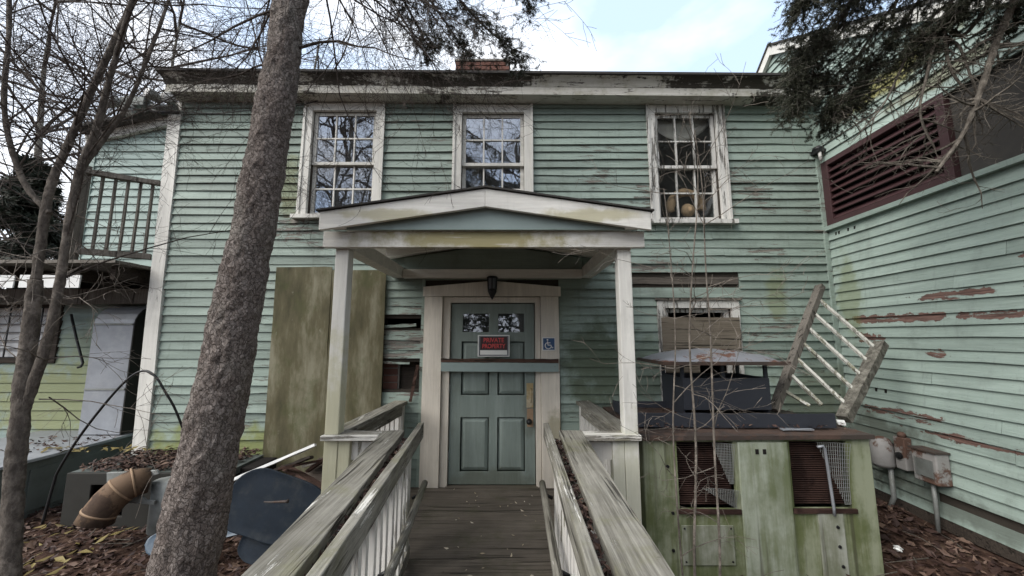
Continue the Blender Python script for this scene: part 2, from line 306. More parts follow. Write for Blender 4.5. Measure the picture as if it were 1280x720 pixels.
M['signwhite'] = plain('sign_white', (.72, .72, .70), .35, .5, 0, .05, 8)
M['signblack'] = plain('sign_black', (.03, .010, .012), .22, .6, 0, .2, 8)
M['signred'] = plain('sign_red', (.6, .05, .05), .3, .5, 0, .15, 12)
M['signgrey'] = plain('sign_grey', (.10, .105, .12), .4, .5, 0, .1, 8)
M['signblue'] = plain('sign_blue', (.03, .085, .20), .4, .5, 0, .15, 12)
M['curtain'] = plain('dusty_curtain', (.5, .48, .44), .9, .1, 0, .15, 5)
M['fuzz'] = plain('tan_fuzz', (.40, .28, .17), 1, .1, 0, .4, 60, bump=.8)
M['palecloth'] = plain('pale_blind', (.78, .78, .78), .8, .2, 0, .1, 4)
M['porcelain'] = plain('lamp_face', (.45, .44, .42), .4, .5, 0, .15, 8, (.2, .2, .18), .5)
def glass(name, refl, tint=(.78, .82, .9)):
    m = MT(name); nt = m.nt; nt.nodes.remove(m.b)
    o = nt.nodes['Material Output']; g = m.n('ShaderNodeBsdfGlossy'); g.inputs['Roughness'].default_value = .015; g.inputs['Color'].default_value = (*tint, 1)
    t = m.n('ShaderNodeBsdfTransparent'); t.inputs['Color'].default_value = (.96, .97, .965, 1)
    mx = m.n('ShaderNodeMixShader'); fr = m.n('ShaderNodeLayerWeight'); fa = m.ma('ADD', m.ma('MULTIPLY', m.ma('POWER', fr.outputs['Facing'], 4.0), .5), .04)
    nn = m.noise((1, 1, 1), 3.5, 2, .4); b = m.bump(nn, .03, .05)
    m.put(g.inputs['Normal'], b)
    m.put(mx.inputs[0], m.ma('MINIMUM', m.ma('ADD', fa, refl), 1.0)); m.put(mx.inputs[1], t.outputs[0]); m.put(mx.inputs[2], g.outputs[0]); m.put(o.inputs[0], mx.outputs[0])
    d = m.n('ShaderNodeBsdfDiffuse'); d.inputs['Color'].default_value = (.35, .35, .33, 1)   # dust film
    m2 = m.n('ShaderNodeMixShader'); m.put(m2.inputs[0], m.ma('MULTIPLY', m.noise((1, 1, 1), 9, 5, .6), .05)); m.put(m2.inputs[1], mx.outputs[0]); m.put(m2.inputs[2], d.outputs[0]); m.put(o.inputs[0], m2.outputs[0])
    return m.m
M['glass'] = glass('window_glass', .20); M['glass_r'] = glass('window_glass_clear', .06); M['glass_d'] = glass('door_glass', .06)

# ================================================================== mesh helpers
FA = lambda s, o, z: (s, 4.2 - o, z)                       # the main front: along, outward, up
RW = lambda s, o, z: (3.436 + .045 * s - o, s + .045 * o, z)   # the right wing's side wall
LW = lambda s, o, z: (s, 4.8 - o, z)                       # the left wing's front
ID = lambda x, y, z: (x, y, z)
EV = lambda x, y, z: (x, y, z - .009 * x)               # the eave, out of level with age
class MB:
    def __init__(s, f=ID): s.v = []; s.f = []; s.fr = f
    def add(s, vs, fs, raw=False):
        b = len(s.v); s.v += [tuple(v) if raw else s.fr(*v) for v in vs]; s.f += [tuple(i + b for i in f) for f in fs]; return s
    def box(s, a0, a1, b0, b1, c0, c1):
        v = [(a, b, c) for a in (a0, a1) for b in (b0, b1) for c in (c0, c1)]
        return s.add(v, [(0, 1, 3, 2), (4, 6, 7, 5), (0, 4, 5, 1), (2, 3, 7, 6), (0, 2, 6, 4), (1, 5, 7, 3)])
    def beam(s, p, q, w_, h, up=(0, 0, 1), seg=1, jit=0.0, w2=None, h2=None):
        p = Vector(p); q = Vector(q); d = (q - p).normalized(); u = Vector(up); r = d.cross(u).normalized(); u = r.cross(d).normalized()
        vs = []; fs = []
        for i in range(seg + 1):
            t = i / seg; c = p.lerp(q, t); ww = w_ + ((w2 or w_) - w_) * t; hh = h + ((h2 or h) - h) * t
            for sx, sz in ((-1, -1), (1, -1), (1, 1), (-1, 1)):
                vs.append(c + r * (sx * ww / 2 + random.uniform(-jit, jit)) + u * (sz * hh / 2 + random.uniform(-jit, jit)))
        for i in range(seg):
            a = i * 4
            for k in range(4): fs.append((a + k, a + (k + 1) % 4, a + 4 + (k + 1) % 4, a + 4 + k))
        fs += [(3, 2, 1, 0), (seg * 4, seg * 4 + 1, seg * 4 + 2, seg * 4 + 3)]
        return s.add(vs, fs)
    def poly(s, pts, d, ax=1):
        """outline pts (two coords) extruded from d[0] to d[1] on axis ax of the frame"""
        n = len(pts); vs = []
        for e in d:
            for a, b in pts: vs.append((a, e, b) if ax == 1 else ((e, a, b) if ax == 0 else (a, b, e)))
        return s.add(vs, [tuple(range(n)), tuple(range(2 * n - 1, n - 1, -1))] + [(i, (i + 1) % n, n + (i + 1) % n, n + i) for i in range(n)])
    def slab(s, s0, s1, z0, z1, holes, o0, o1):
        """a slab with rectangular openings, all in one connected piece"""
        xs = sorted({s0, s1, *[min(max(h[i], s0), s1) for h in holes for i in (0, 1)]}); zs = sorted({z0, z1, *[min(max(h[i], z0), z1) for h in holes for i in (2, 3)]})
        def full(i, j):
            if i < 0 or j < 0 or i >= len(xs) - 1 or j >= len(zs) - 1: return False
            cx = (xs[i] + xs[i + 1]) / 2; cz = (zs[j] + zs[j + 1]) / 2
            return not any(h[0] < cx < h[1] and h[2] < cz < h[3] for h in holes)
        vid = {}; vs = []; fs = []
        def V(i, o, j):
            if (i, o, j) not in vid: vid[(i, o, j)] = len(vs); vs.append((xs[i], (o0, o1)[o], zs[j]))
            return vid[(i, o, j)]
        for i in range(len(xs) - 1):
            for j in range(len(zs) - 1):
                if not full(i, j): continue
                for o in (0, 1): fs.append((V(i, o, j), V(i + 1, o, j), V(i + 1, o, j + 1), V(i, o, j + 1)))
                for di, dj, e in ((-1, 0, ((i, j), (i, j + 1))), (1, 0, ((i + 1, j), (i + 1, j + 1))), (0, -1, ((i, j), (i + 1, j))), (0, 1, ((i, j + 1), (i + 1, j + 1)))):
                    if not full(i + di, j + dj): (a, b), (c, d) = e; fs.append((V(a, 0, b), V(c, 0, d), V(c, 1, d), V(a, 1, b)))
        return s.add(vs, fs)
    def tube(s, pts, rad, n=8, cap=True, jit=0):
        pts = [Vector(s.fr(*p)) for p in pts]; m = len(pts)
        if not hasattr(rad, '__len__'): rad = [rad] * m
        vs = []; fs = []; r = None
        for i, p in enumerate(pts):
            d = (pts[min(i + 1, m - 1)] - pts[max(i - 1, 0)]).normalized()
            r = d.orthogonal().normalized() if r is None else (r - d * r.dot(d)).normalized()
            u = d.cross(r)
            for k in range(n):
                a = 2 * math.pi * k / n; q = rad[i] * (1 + random.uniform(-jit, jit))
                vs.append(p + (r * math.cos(a) + u * math.sin(a)) * q)
        for i in range(m - 1):
            for k in range(n): fs.append((i * n + k, i * n + (k + 1) % n, (i + 1) * n + (k + 1) % n, (i + 1) * n + k))
        if cap: fs += [tuple(range(n - 1, -1, -1)), tuple(range((m - 1) * n, m * n))]
        return s.add(vs, fs, raw=True)
    def lathe(s, c, prof, n=16, ax=(0, 0, 1)):
        c = Vector(c); ax = Vector(ax).normalized(); r = ax.orthogonal().normalized(); u = ax.cross(r); vs = []; fs = []
        for h, q in prof:
            for k in range(n): a = 2 * math.pi * k / n; vs.append(c + ax * h + (r * math.cos(a) + u * math.sin(a)) * q)
        m = len(prof)
        for i in range(m - 1):
            for k in range(n): fs.append((i * n + k, i * n + (k + 1) % n, (i + 1) * n + (k + 1) % n, (i + 1) * n + k))
        fs += [tuple(range(n - 1, -1, -1)), tuple(range((m - 1) * n, m * n))]
        return s.add(vs, fs)
    def build(s, name, mat, parent=None, smooth=False, bev=0, kind=None):
        me = bpy.data.meshes.new(name); me.from_pydata([tuple(v) for v in s.v], [], s.f)
        bm = bmesh.new(); bm.from_mesh(me); bmesh.ops.recalc_face_normals(bm, faces=bm.faces[:]); bm.to_mesh(me); bm.free()
        return link(name, me, mat, parent, smooth, bev, kind)
def link(name, me, mat, parent=None, smooth=False, bev=0, kind=None):
    o = bpy.data.objects.new(name, me); COL.objects.link(o)
    if mat: me.materials.append(M[mat])
    if smooth: me.polygons.foreach_set('use_smooth', [True] * len(me.polygons))
    if bev: b = o.modifiers.new('bevel', 'BEVEL'); b.width = bev; b.segments = 2; b.limit_method = 'ANGLE'
    if parent: adopt(o, parent)
    if kind: o['kind'] = kind
    return o
def wloc(p): return p.location + (wloc(p.parent) + p.matrix_parent_inverse.translation if p.parent else Vector())
def adopt(o, p): o.parent = p; o.matrix_parent_inverse = Matrix.Translation(-wloc(p))
def tag(o, label, cat, group=None):
    o['label'] = label; o['category'] = cat
    if group: o['group'] = group
    return o
def thing(name, label, cat, loc, group=None):
    o = bpy.data.objects.new(name, None); COL.objects.link(o); o.location = loc; o.empty_display_size = .1
    return tag(o, label, cat, group)
def twin(o, d):                                        # a copy of a part, moved
    c = o.copy(); COL.objects.link(c); c.location = o.location + Vector(d); return c
def npmesh(name, V, F, mat, parent=None, kind=None, smooth=False):
    me = bpy.data.meshes.new(name); V = np.asarray(V, dtype=np.float32); F = np.asarray(F, dtype=np.int32)
    k = F.shape[1]; me.vertices.add(len(V)); me.vertices.foreach_set('co', V.ravel()); me.loops.add(F.size); me.loops.foreach_set('vertex_index', F.ravel())
    me.polygons.add(len(F)); me.polygons.foreach_set('loop_start', np.arange(0, F.size, k, dtype=np.int32)); me.update(calc_edges=True); me.validate()
    return link(name, me, mat, parent, smooth, 0, kind)

def clapboards(fr, s0, s1, z0, z1, e, holes, mat, parent, maxlen=3.6, butt=.029, limit=None, rough=1.0, skip=None, name='clapboard', rng=None):
    rng = rng or random.Random(3); n = int(round((z1 - z0) / e)); out = []
    for i in range(n):
        z = z0 + i * e; iv = [(s0, s1)]
        for h in holes:
            if min(h[3], z + e) - max(h[2], z) > .35 * e:
                iv = [q for a, b in iv for q in ((a, min(b, h[0])), (max(a, h[1]), b)) if q[1] - q[0] > .03]
        if limit:
            iv = [(max(a, limit(z + e * .6)[0]), min(b, limit(z + e * .6)[1])) for a, b in iv]; iv = [q for q in iv if q[1] - q[0] > .05]
        for a, b in iv:
            cuts = [a]
            while b - cuts[-1] > maxlen: cuts.append(cuts[-1] + rng.uniform(.55, 1) * maxlen * .8)
            if b - a > 1.5 and len(cuts) == 1 and rng.random() < .55: cuts.append(a + (b - a) * rng.uniform(.25, .75))
            cuts.append(b)
            for c0, c1 in zip(cuts, cuts[1:]):
                if skip and skip(c0, c1, z): continue
                c0 += rng.uniform(0, .003); c1 -= rng.uniform(0, .003)
                seg = max(2, min(7, int((c1 - c0) / .4))); tilt = rng.uniform(-.004, .004) * rough * min(1, (c1 - c0)); dz = rng.uniform(-.003, .003) * rough; bo = butt + rng.uniform(-.005, .006) * rough
                vs = []
                for k in range(seg + 1):
                    t = k / seg; s_ = c0 + (c1 - c0) * t; j = rng.uniform(-.0022, .0022) * rough
                    if rng.random() < .07 * rough: j += rng.uniform(.004, .013)
                    zb = z - .006 + dz + tilt * (t - .5) * 2 + j; w_ = rng.uniform(-.003, .0035) * rough
                    vs += [(s_, bo + w_, zb), (s_, .003 + .006, z + e + .012), (s_, .001, z + e + .012), (s_, .002, zb + .020)]
                fs = []
                for k in range(seg):
                    q = k * 4
                    for m_ in range(4): fs.append((q + m_, q + (m_ + 1) % 4, q + 4 + (m_ + 1) % 4, q + 4 + m_))
                fs += [(0, 1, 2, 3), (seg * 4 + 3, seg * 4 + 2, seg * 4 + 1, seg * 4)]
                mb = MB(fr); mb.add(vs, fs); out.append(mb.build(name, mat, parent))
    return out
# ------------------------------------------------------------------ growth helpers
def grow(mb, p, d, ln, r, lev, rng, spread=.7, droop=0.0, kids=(6, 6, 5), ratio=.55, wob=.18, tips=None, n0=5):
    p = Vector(p); d = Vector(d).normalized(); n = 6 if lev == 0 else (5 if lev == 1 else 4); pts = [p]; dirs = [d]
    for i in range(n):
        d = (d + Vector((rng.gauss(0, wob), rng.gauss(0, wob), rng.gauss(0, wob) - droop))).normalized(); p = p + d * ln / n; pts.append(p); dirs.append(d)
    rad = [max(r * (1 - .8 * i / n), .0011) for i in range(n + 1)]
    mb.tube(pts, rad, n0 if lev == 0 else (4 if lev == 1 else 3), cap=False)
    if tips is not None and lev >= len(kids) - 1: tips.append(pts)
    if lev < len(kids):
        for k in range(kids[lev]):
            t = rng.uniform(.15, 1) * n; i = min(int(t), n - 1); b = pts[i].lerp(pts[i + 1], t - i)
            ax = dirs[i].orthogonal().normalized(); ax.rotate(Matrix.Rotation(rng.uniform(0, 6.283), 3, dirs[i]))
            nd = (dirs[i] * (1 - spread * rng.uniform(.5, 1)) + ax * spread).normalized()
            grow(mb, b, nd, ln * ratio * rng.uniform(.5, 1.15), max(rad[i] * .55, .0012), lev + 1, rng, spread, droop, kids, ratio, wob, tips, n0)
def needles(segs, per, ln, wd, flat=.5, seed=1):
    """thin needle faces along twig segments (list of (p,q))"""
    g = np.random.default_rng(seed); A = np.array([s_[0] for s_ in segs], float); B = np.array([s_[1] for s_ in segs], float)
    m = len(A); t = g.random((m, per, 1)); base = A[:, None] + (B - A)[:, None] * t; d = (B - A); d /= np.linalg.norm(d, axis=1, keepdims=True) + 1e-9
    rv = g.normal(size=(m, per, 3)); rv[:, :, 2] *= flat; nd = rv - (rv * d[:, None]).sum(2, keepdims=True) * d[:, None]; nd /= np.linalg.norm(nd, axis=2, keepdims=True) + 1e-9
    dir_ = nd + d[:, None] * g.uniform(.2, 1.0, (m, per, 1)); dir_ /= np.linalg.norm(dir_, axis=2, keepdims=True)
    l_ = ln * g.uniform(.6, 1.2, (m, per, 1)); sd = np.cross(dir_, g.normal(size=(m, per, 3))); sd /= np.linalg.norm(sd, axis=2, keepdims=True) + 1e-9
    V = np.stack([base - sd * wd / 2, base + sd * wd / 2, base + dir_ * l_ + sd * wd * .15, base + dir_ * l_ - sd * wd * .15], 2).reshape(-1, 3)
    return V, np.arange(len(V)).reshape(-1, 4)
def leaves(P, size, seed, lie=.5, w_=.6):
    g = np.random.default_rng(seed); m = len(P); a = g.uniform(0, 6.283, m); sz = size * g.uniform(.5, 1.35, m)
    u = np.stack([np.cos(a), np.sin(a), g.normal(0, lie, m)], 1); u /= np.linalg.norm(u, axis=1, keepdims=True)
    v = np.cross(u, np.stack([g.normal(0, lie, m), g.normal(0, lie, m), np.ones(m)], 1)); v /= np.linalg.norm(v, axis=1, keepdims=True); n = np.cross(u, v)
    U = u * sz[:, None] / 2; W = v * (sz * w_ * g.uniform(.6, 1.1, m))[:, None] / 2; C = n * (sz * g.uniform(-.25, .35, m))[:, None]
    V = np.stack([P - U, P - U * .2 - W + C * .6, P + U, P - U * .1 + W + C * .6, P + C * .0], 1).reshape(-1, 3); b = (np.arange(m) * 5)[:, None]
    F = np.concatenate([b + [0, 1, 4], b + [1, 2, 4], b + [2, 3, 4], b + [3, 0, 4]], 0); return V, F

# ================================================================== the setting
def gz(x, y):
    r = min(max((x - 2.4) / 1.0, 0), 1); l = min(max((-x - 2.2) / 2.5, 0), 1) * (1 if y < 6 else 0)
    return -.15 + .13 * r * r * (3 - 2 * r) + .05 * l + .035 * mnoise.noise((x * 1.3, y * 1.3, 0)) + .015 * mnoise.noise((x * 4, y * 4, 3))
xs = [-400, -150, -60, -30, -18, -12] + [-9 + .15 * i for i in range(94)] + [6.5, 9, 14, 25, 60, 150, 400]
ys = [-400, -150, -60, -30, -15, -8, -4, -2] + [-1 + .15 * i for i in range(44)] + [7, 9, 13, 20, 40, 90, 200, 400]
V = [(x, y, gz(x, y) if -9 <= x <= 6 and -2 <= y <= 6 else -.15) for y in ys for x in xs]; nx = len(xs)
F = [(j * nx + i, j * nx + i + 1, (j + 1) * nx + i + 1, (j + 1) * nx + i) for j in range(len(ys) - 1) for i in range(nx - 1)]
g = npmesh('ground', V, F, 'soil', None, 'structure', True)

# ------------------------------------------------------------------ main house
house = thing('house', 'two-storey green clapboard house front with three upper windows and peeling white eave', 'house', (-.2, 4.2, -.15))
WIN = [(-2.46, -1.51, 2.93, 4.325), (-.69, .24, 2.93, 4.30), (1.596, 2.51, 2.87, 4.297)]
LOW = (1.613, 2.52, .86, 1.96)
DOOR = (-.672, .245, 0.0, 1.93)
HOLE = [(-1.43, -1.0, 1.657, 1.764), (-1.43, -1.0, .99, 1.29)]
op = [(a + .1, b - .1, c + .02, d - .1) for a, b, c, d in WIN] + [(LOW[0] + .09, LOW[1] - .09, .9, 1.87), (-.69, .262, -.02, 1.95)] + HOLE
wall = MB(FA).slab(-4.0, 3.62, -.3, 4.45, op, -.15, 0).build('wall', 'sheath', house)
gap = (1.28, 2.55, 2.140, 2.23)
cut = WIN + [LOW, (-.972, .522, -.3, 2.13)] + HOLE + [gap]
clapboards(FA, -3.93, 3.60, -.10, 4.38, .0955, cut, 'siding', wall, 3.4, rng=random.Random(21), rough=1.15)
MB(FA).beam((1.285, .008, 2.190), (2.545, .008, 2.186), .018, .080, (0, 0, 1), 12, .003).build('bare_board', 'bare_wood', wall)
for a, b, c, d in HOLE[1:]:                        # brickwork behind the torn-out boards
    mort = MB(FA).box(a - .02, a + .17, -.145, -.09, c - .02, d + .02).build('chimney_breast', 'mortar', wall)
MB(FA).beam((-1.42, .012, 1.672), (-1.06, .02, 1.69), .012, .03, (0, 0, 1), 6, .004).build('splinter', 'siding', wall)
MB(FA).beam((-1.42, .016, 1.283), (-1.12, .018, 1.272), .012, .022, (0, 0, 1), 6, .004).build('splinter', 'siding', wall)
MB(FA).box(-1.25, -.97, -.15, -.13, .97, 1.31).build('lath_board', 'dark_wood', wall)
for r_ in range(4):
    for k in range(1):
        o = MB(FA).box(-1.445 + (.01 if r_ % 2 else 0), -1.275, -.09, -.075, .985 + r_ * .078, 1.053 + r_ * .078).build('brick', 'brick', mort, bev=.004)
# shell of the house behind the front
MB().box(-4.0, 3.62, 4.36, 9.0, 2.32, 2.42).build('floor', 'room', house)
MB().box(-4.0, 3.62, 4.36, 9.0, 4.40, 4.46).build('ceiling', 'room', house)
MB().box(-4.0, 3.62, 9.0, 9.15, -.3, 4.46).build('back_wall', 'room', house)
MB().box(-4.0, -3.85, 4.352, 9.0, -.3, 4.458).build('side_wall', 'siding_l', house)
MB().box(3.48, 3.62, 4.352, 9.0, -.3, 4.458).build('side_wall', 'room', house)
MB().box(-.5, -.4, 4.36, 9.0, 2.43, 4.39).build('partition', 'room', house)
roof = MB(EV).poly([(3.885, 4.535), (6.6, 5.43), (9.4, 4.55), (9.4, 4.45), (6.6, 5.33), (4.2, 4.45), (3.885, 4.508)], (-4.03, 3.60), 0).build('roof', 'roof', house)
crown = MB(EV).poly([(3.905, 4.505), (3.93, 4.49), (3.965, 4.45), (3.985, 4.412), (4.19, 4.412), (4.19, 4.44)], (-4.0, 3.585), 0).build('crown_moulding', 'crown', house)
MB(EV).poly([(3.988, 4.409), (3.988, 4.318), (4.185, 4.318), (4.185, 4.409)], (-3.985, 3.585), 0).build('fascia_board', 'eave', house)
MB(FA).box(-3.92, 3.58, .022, .034, 4.27, 4.315).build('frieze_board', 'green_trim', house)
MB(FA).beam((-3.97, .018, 2.05), (-4.003, .018, 4.33), .15, .05, (0, 1, 0), 8, .003).build('corner_board', 'white', house)
MB(FA).beam((-3.925, .024, -.2), (-3.966, .024, 2.07), .155, .05, (0, 1, 0), 8, .003).build('corner_board', 'white', house)
MB(FA).beam((3.575, .02, -.1), (3.575, .02, 4.36), .05, .04, (0, 1, 0), 8, .002).build('corner_board', 'siding', house)
# chimney
ch = MB().box(-.87, -.06, 5.41, 6.1, 4.7, 5.84).build('chimney', 'mortar', roof)
for r_ in range(13):
    z = 4.93 + r_ * .071
    for k in range(5):
        x = -.885 + k * .2 - (.1 if r_ % 2 else 0); x0 = max(x, -.885); x1 = min(x + .19, -.045)
        if x1 - x0 > .04: MB().box(x0, x1, 5.398 - random.uniform(0, .006), 5.45, z, z + .06).build('brick', 'brick', ch, bev=.004)
MB().box(-.90, -.03, 5.38, 6.12, 5.853, 5.885).build('chimney_cap', 'mortar', roof)

def window(b, gm, cm, divided=True, tilt=.0012):
    x0, x1, z0, z1 = b
    wf = MB(FA).slab(x0, x1, z0 + .012, z1, [(x0 + .098, x1 - .098, z0 - .1, z1 - .098)], .003, .046).build('window', cm, house, bev=.004)
    MB(FA).beam((x0 - .045, .05, z0 - .012), (x1 + .045, .05, z0 - .014), .1, .045, (0, 0, 1), 6, .003).build('sill', cm, wf)
    for xx in (x0 + .008, x1 - .008): MB(FA).box(xx - .014, xx + .014, .047, .06, z0 + .02, z1 + .025).build('back_band', cm, wf)
    ox0, ox1, oz0, oz1 = x0 + .1, x1 - .1, z0 + .02, z1 - .1; zm = (oz0 + oz1) / 2
    for nm, a, c, o0 in (('upper_sash', zm - .018, oz1, -.035), ('lower_sash', oz0, zm + .018, -.068)):
        st, mu, bt = .042, .016, (.05 if nm[0] == 'l' else .036)
        gx = [(ox0 + st + i * (ox1 - ox0 - 2 * st + mu) / 3, ox0 + st + (i + 1) * (ox1 - ox0 - 2 * st + mu) / 3 - mu) for i in range(3)]
        h = (c - .036 - a - bt + mu) / 2; gzs = [(a + bt + j * h, a + bt + (j + 1) * h - mu) for j in range(2)]
        sash = MB(FA).slab(ox0 + .001, ox1 - .001, a, c, [(p, q, r_, t_) for p, q in gx for r_, t_ in gzs], o0, o0 + .03).build(nm, 'whiteh' if cm != 'whitep' else 'whitep', wf)
        for p, q in gx:
            for r_, t_ in gzs:
                oo = o0 + .014; tx = random.uniform(-1, 1) * tilt; tz = random.uniform(-1, 1) * tilt
                vs = [(s_, oo + e + (tx if s_ == q else -tx) + (tz if z_ == t_ else -tz), z_) for e in (0, .003) for s_, z_ in ((p, r_), (q, r_), (q, t_), (p, t_))]
                MB(FA).add(vs, [(0, 1, 2, 3), (7, 6, 5, 4), (0, 1, 5, 4), (1, 2, 6, 5), (2, 3, 7, 6), (3, 0, 4, 7)]).build('pane', gm, wf)
    return wf
w1 = window(WIN[0], 'glass', 'white'); w2 = window(WIN[1], 'glass', 'white'); w3 = window(WIN[2], 'glass_r', 'whitep')
# lower boarded window
x0, x1, z0, z1 = LOW
w4 = MB(FA).slab(x0, x1, z0, z1, [(x0 + .085, x1 - .085, z0 - .1, z1 - .085)], .003, .046).build('window', 'whitep', house, bev=.004)
MB(FA).beam((x0 - .02, .03, z1 + .012), (x1 + .02, .03, z1 + .012), .07, .022, (0, 0, 1), 8, .004).build('drip_cap', 'grey_wood', w4)
MB(FA).beam((x0 - .03, .05, z0 - .015), (x1 + .03, .05, z0 - .015), .1, .04, (0, 0, 1), 6, .003).build('sill', 'whitep', w4)
MB(FA).slab(x0 + .086, x1 - .086, z0 + .01, z1 - .086, [(x0 + .14, x1 - .14, 1.3, 1.83), (x0 + .14, x1 - .14, .95, 1.27)], -.05, -.02).build('sash', 'whitep', w4)
pw = MB(FA).box(x0 + .03, x1 - .02, .048, .06, 1.41, 1.772).build('plywood_sheet', 'plywin', w4)
MB(FA).box(x0 + .05, x0 + .42, .048, .058, .87, 1.40).build('plywood_sheet', 'plywin', w4)
# door, its frame and casing
fr = MB(FA).slab(-.765, .312, -.012, 2.0, [(-.684, .256, -.1, 1.938)], -.06, .02).build('door_frame', 'cream', house, bev=.003)
MB(FA).beam((-.869, .028, -.012), (-.869, .028, 2.004), .2, .05, (0, 1, 0), 6, .0015).build('door_casing', 'cream', house, bev=.003)
MB(FA).beam((.416, .028, -.012), (.416, .028, 2.004), .2, .05, (0, 1, 0), 6, .0015).build('door_casing', 'cream', house, bev=.003)
MB(FA).poly([(-.985, 2.007), (.54, 2.007), (.54, 2.112), (-.222, 2.178), (-.985, 2.112)], (.003, .062)).build('door_header', 'cream', house, bev=.003)
MB(FA).box(-.70, .27, -.03, .06, -.025, .004).build('threshold', 'deck', house)
hs = [(-.548, -.256, 1.613, 1.818), (-.154, .134, 1.613, 1.818)] + [(a, b, c, d) for a, b in ((-.556, -.25), (-.158, .138)) for c, d in ((.931, 1.508), (.14, .697))]
door = MB(FA).slab(-.676, .248, .012, 1.928, hs, -.05, -.008).build('door', 'door', house, bev=.003)
for i, (a, b, c, d) in enumerate(hs):
    if i < 2: MB(FA).box(a, b, -.032, -.028, c, d).build('pane', 'glass_d', door)
    else:
        k = .045; vs = [(p, o, q) for o, k_ in ((-.03, 0), (-.03, .012), (-.014, k)) for p, q in ((a + k_, c + k_), (b - k_, c + k_), (b - k_, d - k_), (a + k_, d - k_))]
        fs = [(8, 9, 10, 11), (3, 2, 1, 0)] + [(r_ * 4 + i_, r_ * 4 + (i_ + 1) % 4, r_ * 4 + 4 + (i_ + 1) % 4, r_ * 4 + 4 + i_) for r_ in (0, 1) for i_ in range(4)]
        MB(FA).add(vs, fs).build('panel', 'door', door)
lp = MB(FA).box(.158, .232, -.007, .002, .80, 1.06).build('lock_plate', 'brass', door, bev=.004)
MB(FA).tube([(.205, .003, .86), (.205, .03, .875), (.205, .035, .93), (.205, .03, .985), (.205, .003, 1.0)], .007, 8).build('pull_handle', 'brass', lp, True)
MB(FA).box(.162, .228, -.007, -.001, .60, .79).build('scratched_wood', 'terraband', door)
MB(FA).lathe((.185, -.007, .655), [(0, .032), (.02, .03), (.028, .016), (.05, .018), (.06, .012)], 14, (0, 1, 0)).build('knob', 'blackmetal', door, True)
for zz in (.3, 1.0, 1.7): MB(FA).box(-.692, -.672, -.01, -.002, zz - .05, zz + .05).build('hinge', 'galv_dull', door)
# curtain and the round fuzzy thing in the right upper window
c = MB(FA); pts = []
vs = []; fs = []; n = 24
for i in range(n + 1):
    t = i / n; x = 1.70 + t * .70; sag = .20 * (1 - (2 * t - 1) ** 2)
    for j in range(6): q = j / 5; vs.append((x, -.11 - .012 * math.sin(q * 9 + t * 4), 4.22 - q * (.10 + sag)))
for i in range(n):
    for j in range(5): fs.append((i * 6 + j, i * 6 + j + 1, (i + 1) * 6 + j + 1, (i + 1) * 6 + j))
cu = c.add(vs, fs).build('curtain', 'curtain', None, True); so_ = cu.modifiers.new('thick', 'SOLIDIFY'); so_.thickness = .004
tag(cu, 'pale swagged curtain hanging inside the top of the right upper window', 'curtain')
fz = thing('stuffed_toy', 'tan fuzzy round stuffed thing behind the lower panes of the right upper window', 'toy', (2.08, 4.45, 2.95))
MB(FA).tube([(2.08 + .19 * math.cos(a), -.13, 3.09 + .19 * math.sin(a)) for a in [math.pi * k / 14 - .15 for k in range(17)]], [.05 + .008 * math.sin(k * 5) for k in range(17)], 8, jit=.15).build('rim', 'fuzz', fz, True)
MB(FA).lathe((2.09, -.18, 3.05), [(0, .02), (.03, .07), (.07, .085), (.11, .06), (.13, .02)], 12, (0, 1, 0)).build('muzzle', 'fuzz', fz, True)
MB(FA).box(1.7, 2.4, -.5, -.155, 2.78, 2.9).build('window_ledge', 'room', house)

# ------------------------------------------------------------------ right wing
wing = thing('house_wing', 'mint green clapboard side wing with maroon louver and patches of reddish bare wood', 'building', (3.6, 3.2, 0))
rwall = MB(RW).slab(1.25, 5.4, -.25, 2.76, [], -.15, 0).build('wall', 'sheath', wing)
clapboards(RW, 1.25, 4.175, .085, 2.75, .0985, [(1.25, 3.35, .185, .27)], 'siding_r', rwall, 3.2, rng=random.Random(4), rough=.55)
MB(RW).beam((1.25, .01, .05), (4.17, .01, .02), .03, .09, (0, 0, 1), 8, .003).build('sill_beam', 'dark_wood', rwall)
upper = MB(RW).poly([(1.66, 3.575), (5.35, 3.575), (5.35, 5.12), (4.76, 5.545)], (-.15, 0)).build('upper_wall', 'sheath', wing)
clapboards(RW, 1.66, 5.3, 3.56, 5.55, .0985, [], 'siding_r', upper, 3.6, rng=random.Random(5), rough=.7, limit=lambda z: (4.76 - (5.545 - z) / .642, 4.76 + (5.545 - z) / .8))
MB(RW).beam((1.25, .03, 2.775), (4.175, .03, 2.775), .07, .045, (0, 0, 1), 8, .002).build('ledge', 'siding_r', wing)
lv = MB(RW).slab(2.86, 4.175, 2.80, 3.565, [(2.93, 4.07, 2.865, 3.50)], -.05, .03).build('louver', 'louver', wing, bev=.003)
for k in range(8):
    z = 2.89 + k * .078
    MB(RW).add([(2.932, .02, z - .028), (4.068, .02, z - .028), (4.068, -.04, z + .04), (2.932, -.04, z + .04), (2.932, .026, z - .02), (4.068, .026, z - .02), (4.068, -.034, z + .048), (2.932, -.034, z + .048)],
               [(0, 1, 2, 3), (7, 6, 5, 4), (0, 1, 5, 4), (1, 2, 6, 5), (2, 3, 7, 6), (3, 0, 4, 7)]).build('slat', 'louver', lv)
MB(RW).box(2.86, 4.19, -.12, -.09, 2.77, 3.57).build('backing', 'dark', wing)
MB(RW).box(1.3, 2.858, -.05, -.02, 2.762, 3.574).build('screen', 'darkgrey', wing)
MB(RW).box(1.25, 1.33, -.15, 0, 2.762, 3.45).build('corner_post', 'siding_r', wing)
MB(RW).box(1.66, 2.86, -.0, .02, 3.53, 3.572).build('lintel', 'siding_r', wing)
